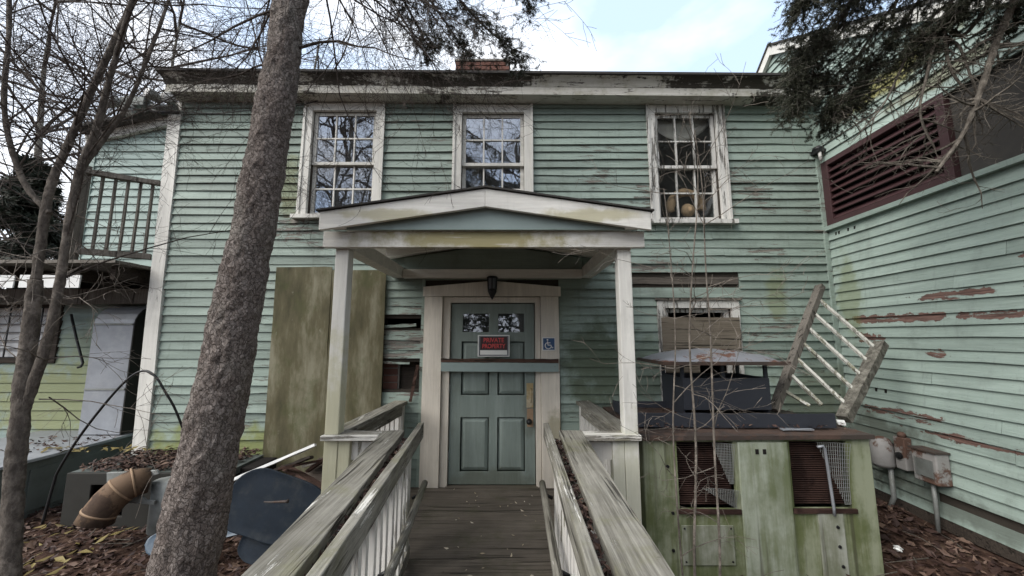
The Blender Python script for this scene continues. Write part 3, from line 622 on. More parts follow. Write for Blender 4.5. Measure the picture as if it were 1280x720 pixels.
for a, b, dz in ((1.15, 4.76, 1), (6.3, 4.76, -1)):
    za = 5.56 - abs(4.76 - a) * (.642 if dz > 0 else .72)
    MB(RW).poly([(a, za + .02), (4.76, 5.58), (4.76, 5.612), (a, za + .052)], (.09, -6.0)).build('roof', 'roof', wing)
    MB(RW).poly([(a, za - .13), (4.76, 5.44), (4.76, 5.577), (a, za + .017)], (.03, .075)).build('rake_board', 'whiteh', wing)
MB().box(3.66, 9.5, 1.32, 1.46, -.25, 3.3).build('front_wall', 'siding_r', wing)
for s_, z in ((4.06, 2.69), (4.02, 2.69), (3.9, 2.69), (3.82, 2.69), (3.98, 1.06), (3.9, 1.055), (3.8, 1.05), (3.7, 1.05)):
    MB(RW).box(s_ - .009, s_ + .009, .012, .0245, z - .022, z + .022).build('vent_slot', 'dark', wing)
fl = thing('outlet_fixture', 'small grey outdoor fixture with dangling bulb high in the inside corner', 'fixture', (3.58, 4.1, 3.6))
MB().lathe((3.55, 4.12, 3.70), [(0, .06), (.03, .055), (.05, .03), (.06, .01)], 12).build('hood', 'blackmetal', fl, True)
MB().box(3.5, 3.62, 4.06, 4.18, 3.66, 3.70).build('bracket', 'blackmetal', fl, bev=.005)
MB().tube([(3.53, 4.08, 3.665), (3.535, 4.08, 3.56)], .017, 10).build('bulb', 'porcelain', fl, True)

# ------------------------------------------------------------------ left wing
lw = thing('house_wing', 'low left wing with balcony over a siding wall stained yellow-green', 'building', (-5.5, 4.8, -.1))
lwall = MB(LW).slab(-9, -4.0, -.25, 2.16, [(-6.62, -5.80, 1.30, 1.94)], -.15, 0).build('wall', 'sheath', lw)
clapboards(LW, -9, -4.0, -.1, 2.1, .11, [(-6.70, -5.70, 1.24, 2.0)], 'siding_l', lwall, 4, rng=random.Random(8), rough=.6)
up2 = MB(LW).poly([(-5.62, 2.16), (-4.0, 2.16), (-4.0, 4.62), (-5.62, 4.22)], (-.15, 0)).build('upper_wall', 'sheath', lw)
clapboards(LW, -5.6, -4.0, 2.36, 4.56, .105, [], 'siding_l', up2, 4, rng=random.Random(9), rough=.6, limit=lambda z: (-5.6 + max(0, z - 4.2) / .25, -4.0))
MB(LW).beam((-5.72, .1, 4.26), (-3.98, .1, 4.69), .26, .04, (0, 0, 1)).build('roof', 'roof', lw)
MB(LW).beam((-5.70, .05, 4.18), (-3.98, .05, 4.605), .05, .12, (0, 0, 1), 6, .002).build('rake_board', 'white', lw)
MB(LW).box(-5.66, -5.58, .0, .035, 2.16, 4.2).build('corner_board', 'siding_l', lw)
wf = MB(LW).slab(-6.70, -5.70, 1.24, 2.0, [(-6.62, -5.80, 1.30, 1.94)], .003, .045).build('window', 'dark_wood', lw)
MB(LW).box(-6.62, -5.80, -.06, -.05, 1.30, 1.94).build('blind', 'palecloth', wf)
gr = [(-6.62 + i * .2045 + .006, -6.62 + (i + 1) * .2045 - .006) for i in range(4)]
MB(LW).slab(-6.619, -5.801, 1.301, 1.939, [(a, b, c, c + .094) for a, b in gr for c in [1.31 + j * .104 for j in range(6)]], -.02, -.008).build('grille', 'blackmetal', wf)
MB(LW).beam((-9, .2, 2.05), (-4.06, .2, 2.05), .1, .18, (0, 0, 1), 8, .006).build('header_beam', 'grey_wood', lw)
for i, x in enumerate((-8.2, -7.5, -6.8, -6.1, -5.4, -4.8, -4.25)): MB().beam((x, 3.95, 2.24), (x, 4.78, 2.24), .05, .14, (0, 0, 1), 3, .003).build('joist', 'dark_wood', lw)
for i in range(7): MB().beam((-9, 3.88 + i * .135, 2.335), (-4.1, 3.88 + i * .135, 2.335), .125, .035, (0, 0, 1), 8, .003).build('balcony_plank', 'grey_wood', lw)
bal = thing('balcony_railing', 'weathered balcony railing with thin upright balusters on the left wing', 'railing', (-4.4, 4.0, 2.36))
A, B = Vector((-4.62, 3.86, 0)), Vector((-4.10, 4.19, 0))
zz = Vector((0, 0, 1))
MB().beam(A + zz * 3.33, B + zz * 3.33, .08, .05, (0, 0, 1), 6, .004).build('top_rail', 'grey_wood', bal)
MB().beam(A + zz * 2.46, B + zz * 2.46, .06, .06, (0, 0, 1), 6, .004).build('bottom_rail', 'grey_wood', bal)
for i in range(6): p = A.lerp(B, .08 + i * .165); MB().beam(p + zz * 2.49, p + zz * 3.305, .022, .022, (0, 1, 0), 4, .002).build('baluster', 'grey_wood', bal)
MB().beam(A + zz * 2.35, A + zz * 3.4, .08, .08, (0, 1, 0), 4, .003).build('rail_post', 'grey_wood', bal)
for i, (a, b, nm) in enumerate(((-5.08, -4.45, 'white metal sheet hanging under the balcony edge, nearest the corner board'), (-5.7, -5.13, 'white metal sheet under the balcony edge, between the two thin tree stems'), (-6.5, -5.75, 'white metal sheet under the balcony edge at the far left'))):
    tag(MB().beam((a, 3.84, 2.13 + .01 * i), (b, 3.835, 2.125), .012, .13, (0, 0, 1), 5, .003).build('metal_sheet', 'signwhite'), nm, 'metal sheet', 'white sheets under the balcony')
rod = tag(MB().tube([(-5.53, 4.72, 1.84), (-5.4, 4.70, 1.55), (-5.25, 4.68, 1.24), (-5.245, 4.66, 1.2), (-5.28, 4.66, 1.19)], .014, 8).build('hook_rod', 'blackmetal', None, True), 'black slanting rod with hooked end on the left siding', 'rod')

# ------------------------------------------------------------------ boardwalk and porch
walk = thing('boardwalk', 'grey-brown plank walkway leading to the green front door', 'walkway', (-.15, 2.5, -.15))
for i in range(34):
    y = 4.17 - .07 - i * .143; a, b = (-1.33, .90) if y > 2.72 else (-.99, .58)
    MB().beam((a + random.uniform(-.008, .008), y, -.019 + random.uniform(-.002, .002)), (b + random.uniform(-.008, .008), y, -.019 + random.uniform(-.002, .002)), .137, .038, (0, 0, 1), 6, .0012).build('plank', 'deck', walk, bev=.003)
for x in (-.93, -.2, .52): MB().box(x - .022, x + .022, -.65, 4.16, -.16, -.04).build('joist', 'dark_wood', walk)
porch = thing('entrance_porch', 'white gabled entrance porch on two square posts with green gable panel', 'porch', (-.2, 2.8, -.15))
for x in (-1.27, .84): MB().beam((x, 2.8, -.2), (x, 2.8, 2.212), .098, .098, (0, 1, 0), 10, .0015).build('post', 'postw', porch, bev=.006)
for x, e in ((-1.27, 1), (.84, -1)):
    MB().beam((x + .092 * e, 2.80, -.03), (x + .092 * e, 2.80, .84), .082, .09, (0, 1, 0), 4, .002).build('rail_post', 'postw', porch, bev=.004)
MB().box(-1.392, .976, 2.70, 2.745, 2.213, 2.333).build('beam', 'porchw', porch, bev=.004)
for x in (-1.27, .84): MB().box(x - .06, x + .06, 2.747, 4.17, 2.215, 2.33).build('side_beam', 'porchw', porch, bev=.004)
MB().box(-1.205, .775, 4.08, 4.16, 2.205, 2.30).build('ledger_beam', 'porchw', porch, bev=.004)
sl_ = (2.638 - 2.464) / 1.181
for e in (-1, 1):
    x1 = -.192 + e * 1.186; z1 = 2.464
    MB().poly([(-.192, 2.622), (x1, z1 - .016), (x1, z1 - .15), (-.192, 2.488)], (2.60, 2.635)).build('gable_board', 'porchw', porch, bev=.004)
    MB().poly([(-.192, 2.640), (x1 + e * .02, z1 - .001), (x1 + e * .02, z1 - .013), (-.192, 2.627)], (2.582, 4.19)).build('roof_panel', 'roof', porch)
    x2 = -.192 + e * 1.08
    for k, y in enumerate((2.95, 3.35, 3.75)): MB().beam((-.19, y, 2.565), (x2, y, 2.565 - 1.08 * sl_ ), .04, .085, (0, 0, 1), 2, .002).build('rafter', 'porchw', porch)
    MB().poly([(-.192, 2.627), (x1, z1 - .0155), (x1, z1 - .03), (-.192, 2.612)], (2.64, 4.185)).build('soffit_board', 'porchw', porch)
    xa, xb = sorted((x1 - e * .035, x1 - e * .175)); MB().box(xa, xb, 2.612, 2.66, 2.334, 2.372).build('return_block', 'porchw', porch, bev=.003)
MB().poly([(-1.3, 2.334), (.915, 2.334), (.915, 2.42), (-.192, 2.585), (-1.3, 2.42)], (2.66, 2.685)).build('gable_panel', 'gable_green', porch)
MB().poly([(-1.2, 2.301), (.78, 2.301), (.78, 2.43), (-.192, 2.58), (-1.2, 2.43)], (4.12, 4.15)).build('gable_panel', 'green_trim', porch)

def baluster_row(parent, p, q, n, z0, z1, mat='railw', w_=.036):
    for i in range(n):
        c = Vector(p).lerp(Vector(q), (i + .5) / n); MB().beam((c.x, c.y, z0), (c.x + random.uniform(-.004, .004), c.y, z1), w_, w_, (0, 1, 0), 3, .0012).build('baluster', mat, parent)
def side_rail(label, xa, xb, e):
    r_ = thing('porch_railing', label, 'railing', (xa, 3.5, 0), 'porch side railings')
    MB().beam((xa, 2.87, .862), (xb, 4.165, .862), .14, .038, (0, 0, 1), 8, .003).build('cap_board', 'rail', r_, bev=.004)
    MB().beam((xa - e * .02, 2.87, .79), (xb - e * .02, 4.165, .79), .036, .10, (0, 0, 1), 6, .002).build('top_rail', 'rail', r_)
    MB().beam((xa, 2.87, .10), (xb, 4.165, .10), .036, .08, (0, 0, 1), 6, .002).build('bottom_rail', 'rail', r_)
    baluster_row(r_, (xa, 2.93, 0), (xb, 4.12, 0), 10, .12, .79)
    MB().beam((xb, 4.13, 0), (xb, 4.13, .84), .08, .07, (0, 1, 0), 4, .002).build('rail_post', 'railw', r_)
side_rail('weathered porch side railing between the left post and the broken siding', -1.28, -1.19, -1)
side_rail('mossy porch side railing between the right post and the house wall', .85, .76, 1)
def cross_rail(label, xa, xb, xp):
    r_ = thing('porch_railing', label, 'railing', ((xa + xb) / 2, 2.8, 0), 'short front railings')
    MB().beam((xa, 2.79, .862), (xb, 2.79, .862), .15, .036, (0, 0, 1), 6, .002).build('cap_board', 'railx', r_, bev=.004)
    MB().beam((xa, 2.81, .76), (xb, 2.81, .76), .036, .12, (0, 0, 1), 4, .002).build('top_rail', 'railw', r_)
    MB().beam((xp, 2.81, -.02), (xp, 2.81, .70), .05, .036, (0, 1, 0), 4, .002).build('baluster', 'railw', r_)
cross_rail('short railing across the porch front from the left post to the walkway', -1.33, -.93, -1.0)
cross_rail('short railing across the porch front from the right post to the walkway', .90, .51, .62)
def ramp_rail(label, X, e):
    # X: dict of edge positions at y = .2 and y = 2.86
    y0, y1 = .15, 2.86
    ra = thing('walkway_railing', label, 'railing', (X['c'][1], 2.2, 0), 'walkway railings')
    P_ = lambda k, y: X[k][0] + (X[k][1] - X[k][0]) * (y - 1.19) / (2.86 - 1.19)
    MB().beam((P_('c', y0), y0, .862), (P_('c', y1), y1, .862), X['w'], .042, (0, 0, 1), 12, .003).build('cap_board', 'rail', ra, bev=.004)
    MB().beam((P_('i', y0), y0, .845), (P_('i', y1 + .17), y1 + .17, .845), .042, .11, (0, 0, 1), 12, .0025).build('inner_rail', 'rail', ra, bev=.004)
    MB().beam((P_('c', y0), y0, .775), (P_('c', y1), y1, .775), .04, .12, (0, 0, 1), 8, .002).build('top_rail', 'rail', ra)
    xb = lambda y: P_('i', y) + e * .05
    MB().beam((xb(y0), y0, .805), (xb(y1), y1, .805), .055, .03, (0, 0, 1), 6, .001).build('leaf_ledge', 'rail', ra)
    MB().beam((xb(y0), y0, .07), (xb(y1), y1, .07), .04, .09, (0, 0, 1), 8, .002).build('bottom_rail', 'rail', ra)
    baluster_row(ra, (xb(.3), .3, 0), (xb(2.7), 2.7, 0), 20, .10, .80)
    for y in (.25, 1.55, 2.80): MB().beam((xb(y) + e * .03, y, -.12), (xb(y) + e * .03, y, .82), .085, .085, (0, 1, 0), 5, .002).build('rail_post', 'railw', ra, bev=.004)
    MB().tube([(P_('i', y) - e * .03, y, .43 + .004 * math.sin(y * 5)) for y in [.3 + .35 * k for k in range(9)]], .024, 10).build('grab_rail', 'rail', ra, True)
    for y in (.8, 2.0, 2.9): MB().tube([(P_('i', y) - e * .03, y, .43), (P_('i', y) + e * .03, y, .40)], .012, 8).build('rail_bracket', 'blackmetal', ra, True)
    Pn = []
    for _ in range(650):
        y = random.uniform(.3, 2.8); a = P_('i', y) + e * .018; b = P_('c', y) - e * X['w'] / 2
        Pn.append((random.uniform(min(a, b), max(a, b)), y, .835 + random.uniform(0, .018)))
    Vv, Ff = leaves(np.array(Pn), .032, 5 if e > 0 else 6, .5, .6)
    npmesh('leaf_litter', Vv, Ff, 'leaf', ra, 'stuff')
ramp_rail('worn walkway handrail left of the planks, white paint flaking along its cap', {'c': (-.700, -.862), 'i': (-.556, -.690), 'w': .155}, -1)
ramp_rail('worn walkway handrail right of the planks, beside the air conditioner', {'c': (.385, .425), 'i': (.238, .262), 'w': .165}, 1)

# ================================================================== objects by the door
bd = thing('barricade_board', 'green painted board with splintered dark top edge nailed across the front door', 'board', (-.13, 4.1, 1.2))
MB(FA).beam((-.762, .075, 1.24), (.50, .075, 1.234), .03, .095, (0, 0, 1), 8, .0012).build('painted_face', 'gable_green', bd)
MB(FA).beam((-.765, .072, 1.308), (.50, .072, 1.302), .04, .038, (0, 0, 1), 16, .004).build('splintered_edge', 'brown_wood', bd)
for x in (-.72, .46): MB(FA).lathe((x, .09, 1.245), [(0, .006), (.004, .005)], 8, (0, -1, 0)).build('nail_head', 'galv_dull', bd)
def text(body, size, loc, mat, parent, name, sx=1.0):
    cu = bpy.data.curves.new(name, 'FONT'); cu.body = body; cu.size = size; cu.align_x = 'CENTER'; cu.extrude = .0006; cu.offset = size * .018
    t = bpy.data.objects.new(name, cu); COL.objects.link(t); dg = bpy.context.evaluated_depsgraph_get(); me = bpy.data.meshes.new_from_object(t.evaluated_get(dg)); bpy.data.objects.remove(t)
    me.transform(Matrix.Translation(loc) @ Matrix.Rotation(R(90), 4, 'X') @ Matrix.Diagonal((sx, 1, 1, 1))); me.materials.clear()
    return link(name, me, mat, parent)
sg = thing('private_property_sign', 'red and black private property sign in white frame on the door', 'sign', (-.2, 4.12, 1.33))
SX, SO = -.2, .052
MB(FA).box(-.374, -.026, .04, .046, 1.345, 1.580).build('frame', 'signwhite', sg, bev=.003)
MB(FA).box(-.362, -.038, .0465, .048, 1.356, 1.569).build('border', 'signgrey', sg)
MB(FA).box(-.347, -.053, .0485, .05, 1.42, 1.560).build('dark_field', 'signblack', sg)
MB(FA).box(-.347, -.053, .0485, .05, 1.367, 1.415).build('blank_strip', 'signwhite', sg)
text('PRIVATE', .066, (SX, 4.2 - .0508, 1.502), 'signred', sg, 'lettering', .92)
text('PROPERTY', .066, (SX, 4.2 - .0508, 1.438), 'signred', sg, 'lettering', .80)
ac_ = thing('accessible_sign', 'small blue accessibility sign with white wheelchair symbol on the door casing', 'sign', (.401, 4.14, 1.41))
cx, cz = .401, 1.483
MB(FA).box(cx - .072, cx + .072, .0545, .058, cz - .072, cz + .072).build('border', 'signwhite', ac_, bev=.002)
MB(FA).box(cx - .062, cx + .062, .0585, .06, cz - .062, cz + .062).build('plate', 'signblue', ac_, bev=.0)
def ribbon(pts, w_, name):
    m = MB(FA); vs = []; fs = []; n = len(pts)
    for i, (x, z) in enumerate(pts):
        a = Vector(pts[max(i - 1, 0)]); b = Vector(pts[min(i + 1, n - 1)]); d = (b - a).normalized(); nn = Vector((-d.y, d.x)) * w_ / 2
        for o in (.0603, .0615): vs += [(cx + x + nn.x, o, cz + z + nn.y), (cx + x - nn.x, o, cz + z - nn.y)]
    for i in range(n - 1): q = i * 4; fs += [(q, q + 1, q + 5, q + 4), (q + 2, q + 6, q + 7, q + 3), (q, q + 4, q + 6, q + 2), (q + 1, q + 3, q + 7, q + 5)]
    return m.add(vs, fs).build(name, 'signwhite', ac_)
ribbon([(-.006 + .034 * math.cos(a), -.018 + .034 * math.sin(a)) for a in [R(115 + k * 16) for k in range(16)]], .009, 'wheel')
ribbon([(-.014, .028), (-.011, .0), (-.010, -.012), (.022, -.013), (.036, -.042), (.048, -.038)], .010, 'figure')
ribbon([(-.012, .012), (.018, .012)], .008, 'arm')
MB(FA).lathe((cx - .014, .0603, cz + .044), [(0, .0095), (.0012, .0095)], 14, (0, 1, 0)).build('head', 'signwhite', ac_)
ln = thing('lantern', 'black metal lantern hanging above the front door under the porch', 'lamp', (-.215, 4.05, 1.96))
MB().lathe((-.215, 4.06, 2.215), [(0, .05), (-.012, .062), (-.02, .064)], 14).build('canopy', 'blackmetal', ln, True)
MB().lathe((-.215, 4.06, 2.19), [(0, .052), (-.07, .05), (-.115, .046)], 6).build('glass', 'signgrey', ln)
for k in range(6):
    a = k * math.pi / 3 + .5; MB().tube([(-.215 + .056 * math.cos(a), 4.06 + .056 * math.sin(a), 2.195), (-.215 + .048 * math.cos(a), 4.06 + .048 * math.sin(a), 2.07)], .006, 6).build('bar', 'blackmetal', ln)
MB().lathe((-.215, 4.06, 2.075), [(0, .05), (-.03, .047), (-.065, .032), (-.1, .012), (-.115, .003)], 14).build('finial', 'blackmetal', ln, True)
# plywood over the old opening, two sheets side by side
pl = thing('plywood_cover', 'tall mossy brown plywood leaning on the siding behind the left porch post', 'plywood', (-2.0, 4.15, .1))
MB(FA).beam((-2.31, .05, .12), (-2.325, .05, 2.335), .62, .014, (0, 1, 0), 8, .002).build('sheet', 'ply', pl)
MB(FA).beam((-1.70, .053, .12), (-1.705, .053, 2.30), .60, .014, (0, 1, 0), 8, .002).build('sheet', 'ply', pl)
tag(MB(FA).beam((-1.09, .05, .87), (-1.02, .055, 1.255), .03, .014, (0, 1, 0), 8, .003).build('splintered_stick', 'brown_wood'), 'narrow splintered brown stick standing in front of the hole in the siding', 'stick')
tag(MB(FA).beam((-.99, .016, 2.3), (-.99, .016, .0), .03, .03, (0, 1, 0), 8, .002).build('trim_strip', 'siding'), 'narrow green upright strip between the broken siding and the door casing', 'trim strip')

# ================================================================== right side: air conditioner and what lies on it
ac = thing('air_conditioner', 'large algae-stained pale green outdoor air conditioning unit with rusty top', 'air conditioner', (1.8, 3.4, -.15))
AF = lambda s, o, z: (s, 2.9 - o, z)
hs = [(1.215, 1.63, .325, .79), (2.045, 2.465, .33, .795)]
MB(AF).slab(.965, 2.64, -.2, .812, hs, -.03, 0).build('front_panel', 'ac', ac, bev=.006)
MB().box(.967, .997, 2.932, 4.06, -.2, .798).build('side_panel', 'ac', ac)
MB().box(2.608, 2.638, 2.932, 4.06, -.2, .798).build('side_panel', 'ac', ac)
MB().box(.999, 2.606, 4.03, 4.058, -.2, .798).build('back_panel', 'ac', ac)
MB(AF).poly([(1.655, -.2), (2.02, -.2), (2.02, .792), (1.655, .792)], (.002, .02)).build('centre_panel', 'ac_pale', ac, bev=.006)
for x in (1.79, 1.845): MB(AF).box(x - .012, x + .012, .0205, .023, .71, .745).build('slot', 'dark', ac)
MB(AF).box(1.215, 1.585, .002, .010, -.045, .22).build('access_panel', 'ac_dull', ac, bev=.003)
MB(AF).box(2.20, 2.38, .002, .012, -.19, .31).build('patch_panel', 'ac_dull', ac, bev=.003)
for x in (1.235, 1.565):
    for z in (-.02, .2): MB(AF).lathe((x, .011, z), [(0, .007), (.004, .006)], 8, (0, 1, 0)).build('bolt', 'blackmetal', ac)
for x, z in ((1.16, .3), (1.14, .62), (1.15, .05), (2.33, .21), (2.33, .08), (2.34, -.05)): MB(AF).lathe((x, .012 if x > 2 else .001, z), [(0, .012), (.008, .01)], 8, (0, 1, 0)).build('bolt', 'blackmetal', ac)
for a, b, c, d in hs:
    fr = MB(AF).beam((a - .02, .008, c - .012), (b + .02, .008, c - .014), .02, .03, (0, 0, 1), 5, .002).build('coil_lip', 'coil', ac)
    mb = MB(AF)
    for k in range(30): z = c + .012 + k * (d - c) / 30; mb.box(a + .002, b - .002, -.085, -.055, z, z + .006)
    mb.build('coil_fins', 'coil', ac, kind='stuff')
    MB(AF).box(a - .05, b + .05, -.2, -.18, c - .05, min(d + .05, .795)).build('backing', 'dark', ac)
def torn_screen(a0, a1, c0, c1, lean):             # a torn corner of wire guard, curling outwards
    mb = MB(AF); n = 15
    def pt(u, v): return (a0 + (a1 - a0) * u, .004 + .05 * (u * v) ** 2, c0 + (c1 - c0) * v)
    for i in range(n + 1):
        t = i / n
        p1 = [pt(t, v) for v in np.linspace(max(0, 1 - t * lean) if lean else 0, 1, 5)]
        p2 = [pt(u, t) for u in np.linspace(max(0, (1 - t) / lean if lean else 0), 1, 5)]
        for p in (p1, p2): mb.tube(p, .0018, 3, False)
    mb.build('torn_screen', 'galv_dull', ac, kind='stuff')
torn_screen(1.47, 1.615, .50, .785, 1.3); torn_screen(2.24, 2.45, .36, .79, 1.25); torn_screen(1.38, 1.62, .33, .47, 1.0)
MB(AF).tube([(2.235, .02, .76), (2.27, .03, .77), (2.285, .025, .74), (2.31, .02, .35), (2.31, .02, .29)], .010, 8).build('pipe', 'galv', ac, True)
MB().beam((.95, 3.48, .826), (2.66, 3.48, .838), 1.20, .022, (0, 0, 1), 10, .004).build('top_panel', 'rust', ac, bev=.006)
MB(AF).beam((.95, .022, .822), (2.655, .022, .834), .022, .03, (0, 0, 1), 8, .002).build('top_lip', 'rust', ac)
pan = thing('drain_pan', 'long dark blue metal pan with rusty bed lying on the air conditioner', 'metal pan', (1.8, 3.4, .85))
MB().beam((1.0, 3.10, .905), (2.50, 3.02, .915), .02, .105, (0, 0, 1), 10, .003).build('front_lip', 'navy', pan)
MB().beam((1.0, 3.45, .868), (2.52, 3.40, .872), .66, .02, (0, 0, 1), 8, .003).build('bed', 'rust', pan)
MB().beam((1.0, 3.80, .90), (2.55, 3.76, .905), .02, .07, (0, 0, 1), 8, .002).build('back_lip', 'navy', pan)
MB().beam((1.0, 3.11, .90), (.99, 3.8, .90), .02, .09, (0, 0, 1), 4, .002).build('side_lip', 'navy', pan)
hd = thing('vent_hood', 'dark blue vent box under a dented pale metal cap on the air conditioner', 'vent', (1.9, 3.6, .87))
MB().slab(1.50, 2.26, .93, 1.20, [], 3.38, 3.40).build('box_front', 'navy', hd)
MB().box(1.50, 1.515, 3.402, 3.85, .88, 1.20).build('box_side', 'navy', hd); MB().box(2.245, 2.26, 3.402, 3.85, .88, 1.20).build('box_side', 'navy', hd)
MB().box(1.516, 2.244, 3.84, 3.86, .88, 1.20).build('box_back', 'navy', hd)
for x in (1.51, 1.87, 2.25): MB().beam((x, 3.41, 1.195), (x, 3.41, 1.335), .03, .02, (0, 1, 0)).build('strut', 'navy', hd)
for x in (1.51, 2.25): MB().beam((x, 3.83, 1.195), (x, 3.83, 1.335), .03, .02, (0, 1, 0)).build('strut', 'navy', hd)
vs = []; N_ = 12
for j in range(7):
    for i in range(N_ + 1):
        u = i / N_; v = j / 6; e = max(abs(2 * u - 1), abs(2 * v - 1)); h = .115 * (1 - e ** 2.2) + random.uniform(-.004, .004); vs.append((1.30 + 1.09 * u, 3.28 + .68 * v, 1.345 + h * .9))
n1 = len(vs); vs += [(x, y, z - .012) for x, y, z in vs]; w_ = N_ + 1
fs = [(j * w_ + i, j * w_ + i + 1, (j + 1) * w_ + i + 1, (j + 1) * w_ + i) for j in range(6) for i in range(N_)]; fs += [tuple(n1 + k for k in reversed(f)) for f in fs]
rim = [i for i in range(w_)] + [j * w_ + N_ for j in range(1, 7)] + [6 * w_ + i for i in range(N_ - 1, -1, -1)] + [j * w_ for j in range(5, 0, -1)]
fs += [(rim[k], rim[(k + 1) % len(rim)], n1 + rim[(k + 1) % len(rim)], n1 + rim[k]) for k in range(len(rim))]
MB().add(vs, fs).build('cap', 'hood', hd, True)
rimb = MB(lambda x, y, z: (x, z, 1.318 + y)); rimb.slab(1.298, 2.392, 3.278, 3.962, [(1.312, 2.378, 3.292, 3.948)], 0, .03); rimb.build('cap_rim', 'rust', hd)
# broken railing leaning in the corner
cr = thing('broken_railing', 'broken railing with white slanting balusters leaning in the corner on the air conditioner', 'railing', (2.6, 3.5, .86))
a0, a1 = Vector((3.25, 3.93, 2.09)), Vector((2.345, 3.48, .905)); b0, b1 = Vector((3.36, 3.46, 1.50)), Vector((2.74, 3.22, .885))
MB().beam(a0, a1, .055, .075, (0, 1, .2), 8, .003).build('stile', 'grey_wood', cr)
MB().beam(b0, b1, .07, .09, (0, 1, .2), 8, .004).build('stile', 'twig_grey', cr)
for i in range(7):
    p = a0.lerp(a1, .10 + i * .125); t = .10 + i * .19; q = b0.lerp(b1, min(t, .97)); q = q if t < .97 else p.lerp(q + Vector((-.06 * (i - 4), .05, 0)), .9 - .12 * (i - 4)); MB().beam(p, q, .024, .024, (0, 1, 0), 5, .0015).build('baluster', 'slat', cr)
tag(MB().beam((2.62, 3.1, .875), (2.78 - .12, 3.16, .885), .05, .02, (0, 0, 1), 3, .003).build('paint_chip', 'signwhite'), 'white scrap lying on the rusty top near the broken railing', 'scrap')
tag(MB().beam((2.05, 2.98, .862), (2.28, 2.97, .864), .04, .008, (0, 0, 1), 4, .002).build('paint_strip', 'galv'), 'pale strip lying on the front edge of the rusty top', 'scrap')
# meters on the wing wall
mt = thing('electric_meter', 'rusty grey meter box with glass front and conduit, nearer the camera', 'meter', (3.48, 3.3, .25), 'meter boxes')
MB(RW).box(3.20, 3.40, .03, .14, .36, .61).build('box', 'meter', mt, bev=.01); MB(RW).box(3.225, 3.375, .141, .15, .40, .55).build('window', 'glass_d', mt); MB(RW).box(3.235, 3.365, .1405, .143, .41, .54).build('dial_plate', 'galv_dull', mt)
MB(RW).box(3.19, 3.41, .03, .155, .612, .625).build('lid', 'rust', mt); MB(RW).tube([(3.30, .09, .36), (3.30, .09, .2), (3.31, .09, -.08)], .016, 8).build('conduit', 'galv_dull', mt, True)
mt2 = thing('meter_socket', 'round-bodied rusty grey meter beside the air conditioner corner', 'meter', (3.5, 3.7, .25), 'meter boxes')
MB(RW).lathe((3.70, .12, .36), [(0, .075), (.03, .09), (.2, .085), (.25, .06), (.27, .02)], 14).build('drum', 'meter', mt2, True); MB(RW).box(3.50, 3.60, .03, .10, .38, .66).build('switch_box', 'meter', mt2, bev=.008)
MB(RW).lathe((3.55, .101, .50), [(0, .03), (.02, .028), (.025, .01)], 12, (0, 1, 0)).build('plug', 'blackmetal', mt2); MB(RW).lathe((3.55, .065, .66), [(0, .03), (.03, .03), (.045, .015)], 10).build('cap', 'meter', mt2, True)
MB(RW).tube([(3.66, .1, .36), (3.66, .1, .1), (3.72, .12, -.06)], .02, 8).build('conduit', 'galv_dull', mt2, True)
bl = MB().lathe((2.83, 2.98, .02), [(-.02, .004), (-.012, .026), (0, .021), (.008, .030), (.018, .012), (.022, .004)], 7, (.5, .2, 1)); tag(bl.build('paper_scrap', 'signwhite'), 'crumpled white paper on the leaves beside the air conditioner', 'litter')

# ================================================================== left side: ducts, junk, pipes
du = thing('metal_duct', 'tall galvanised duct with rounded elbow top against the left wing', 'duct', (-4.68, 4.6, .43))
pr = [(4.52, .44), (4.52, 1.70)] + [(4.82 - .30 * math.cos(a), 1.70 + .26 * math.sin(a)) for a in [R(15 * k) for k in range(1, 7)]] + [(4.82, .44)]
MB().poly(pr, (-5.01, -4.53), 0).build('shaft', 'galv', du, bev=.004)
for z in (.95, 1.71): MB().beam((-5.008, 4.516, z), (-4.532, 4.516, z), .012, .022, (0, 0, 1)).build('seam', 'galv_dull', du)
MB().poly([(y, z) for y, z in pr], (-4.529, -4.515), 0).build('side_shade', 'casing', du)  # dark sheet over the duct's right side, painting in its shade
gb = thing('metal_cabinet', 'low grey-green metal cabinet with pale top below the galvanised duct', 'cabinet', (-5.1, 4.0, -.1))
MB().box(-5.7, -4.5, 3.42, 4.74, -.2, .40).build('body', 'boxgrey', gb, bev=.008)
MB().beam((-5.1, 3.38, .415), (-5.1, 4.76, .418), 1.26, .028, (0, 0, 1), 6, .003).build('lid', 'galv', gb, bev=.004)
MB().box(-4.499, -4.492, 3.5, 3.62, .02, .1).build('latch', 'galv', gb); MB().box(-4.499, -4.49, 3.7, 4.4, -.05, .33).build('side_panel', 'boxgrey', gb, bev=.004)
lb = thing('old_condenser', 'low dark leaf-covered machine casing under the left corner of the house', 'machine', (-3.2, 3.75, -.1))
MB().slab(-3.95, -2.55, -.12, .36, [(-3.72, -3.42, .0, .26)], 3.52, 3.55).build('front_panel', 'casing', lb, bev=.006)
MB().box(-3.95, -2.55, 3.552, 4.05, .30, .36).build('top_panel', 'boxgrey', lb); MB().box(-2.58, -2.55, 3.552, 4.05, -.12, .298).build('side_panel', 'dark', lb); MB().box(-3.95, -3.92, 3.552, 4.05, -.12, .298).build('side_panel', 'dark', lb)
MB().box(-3.9, -2.6, 3.80, 3.82, -.12, .298).build('inner_panel', 'dark', lb)
MB().lathe((-2.98, 3.50, .12), [(-.22, .03), (-.2, .14), (.2, .14), (.22, .03)], 18).build('tank', 'galv_dull', lb, True)
MB().lathe((-2.86, 3.72, .36), [(0, .07), (.04, .07), (.06, .05), (.065, .01)], 14).build('cap', 'galv_dull', lb, True)
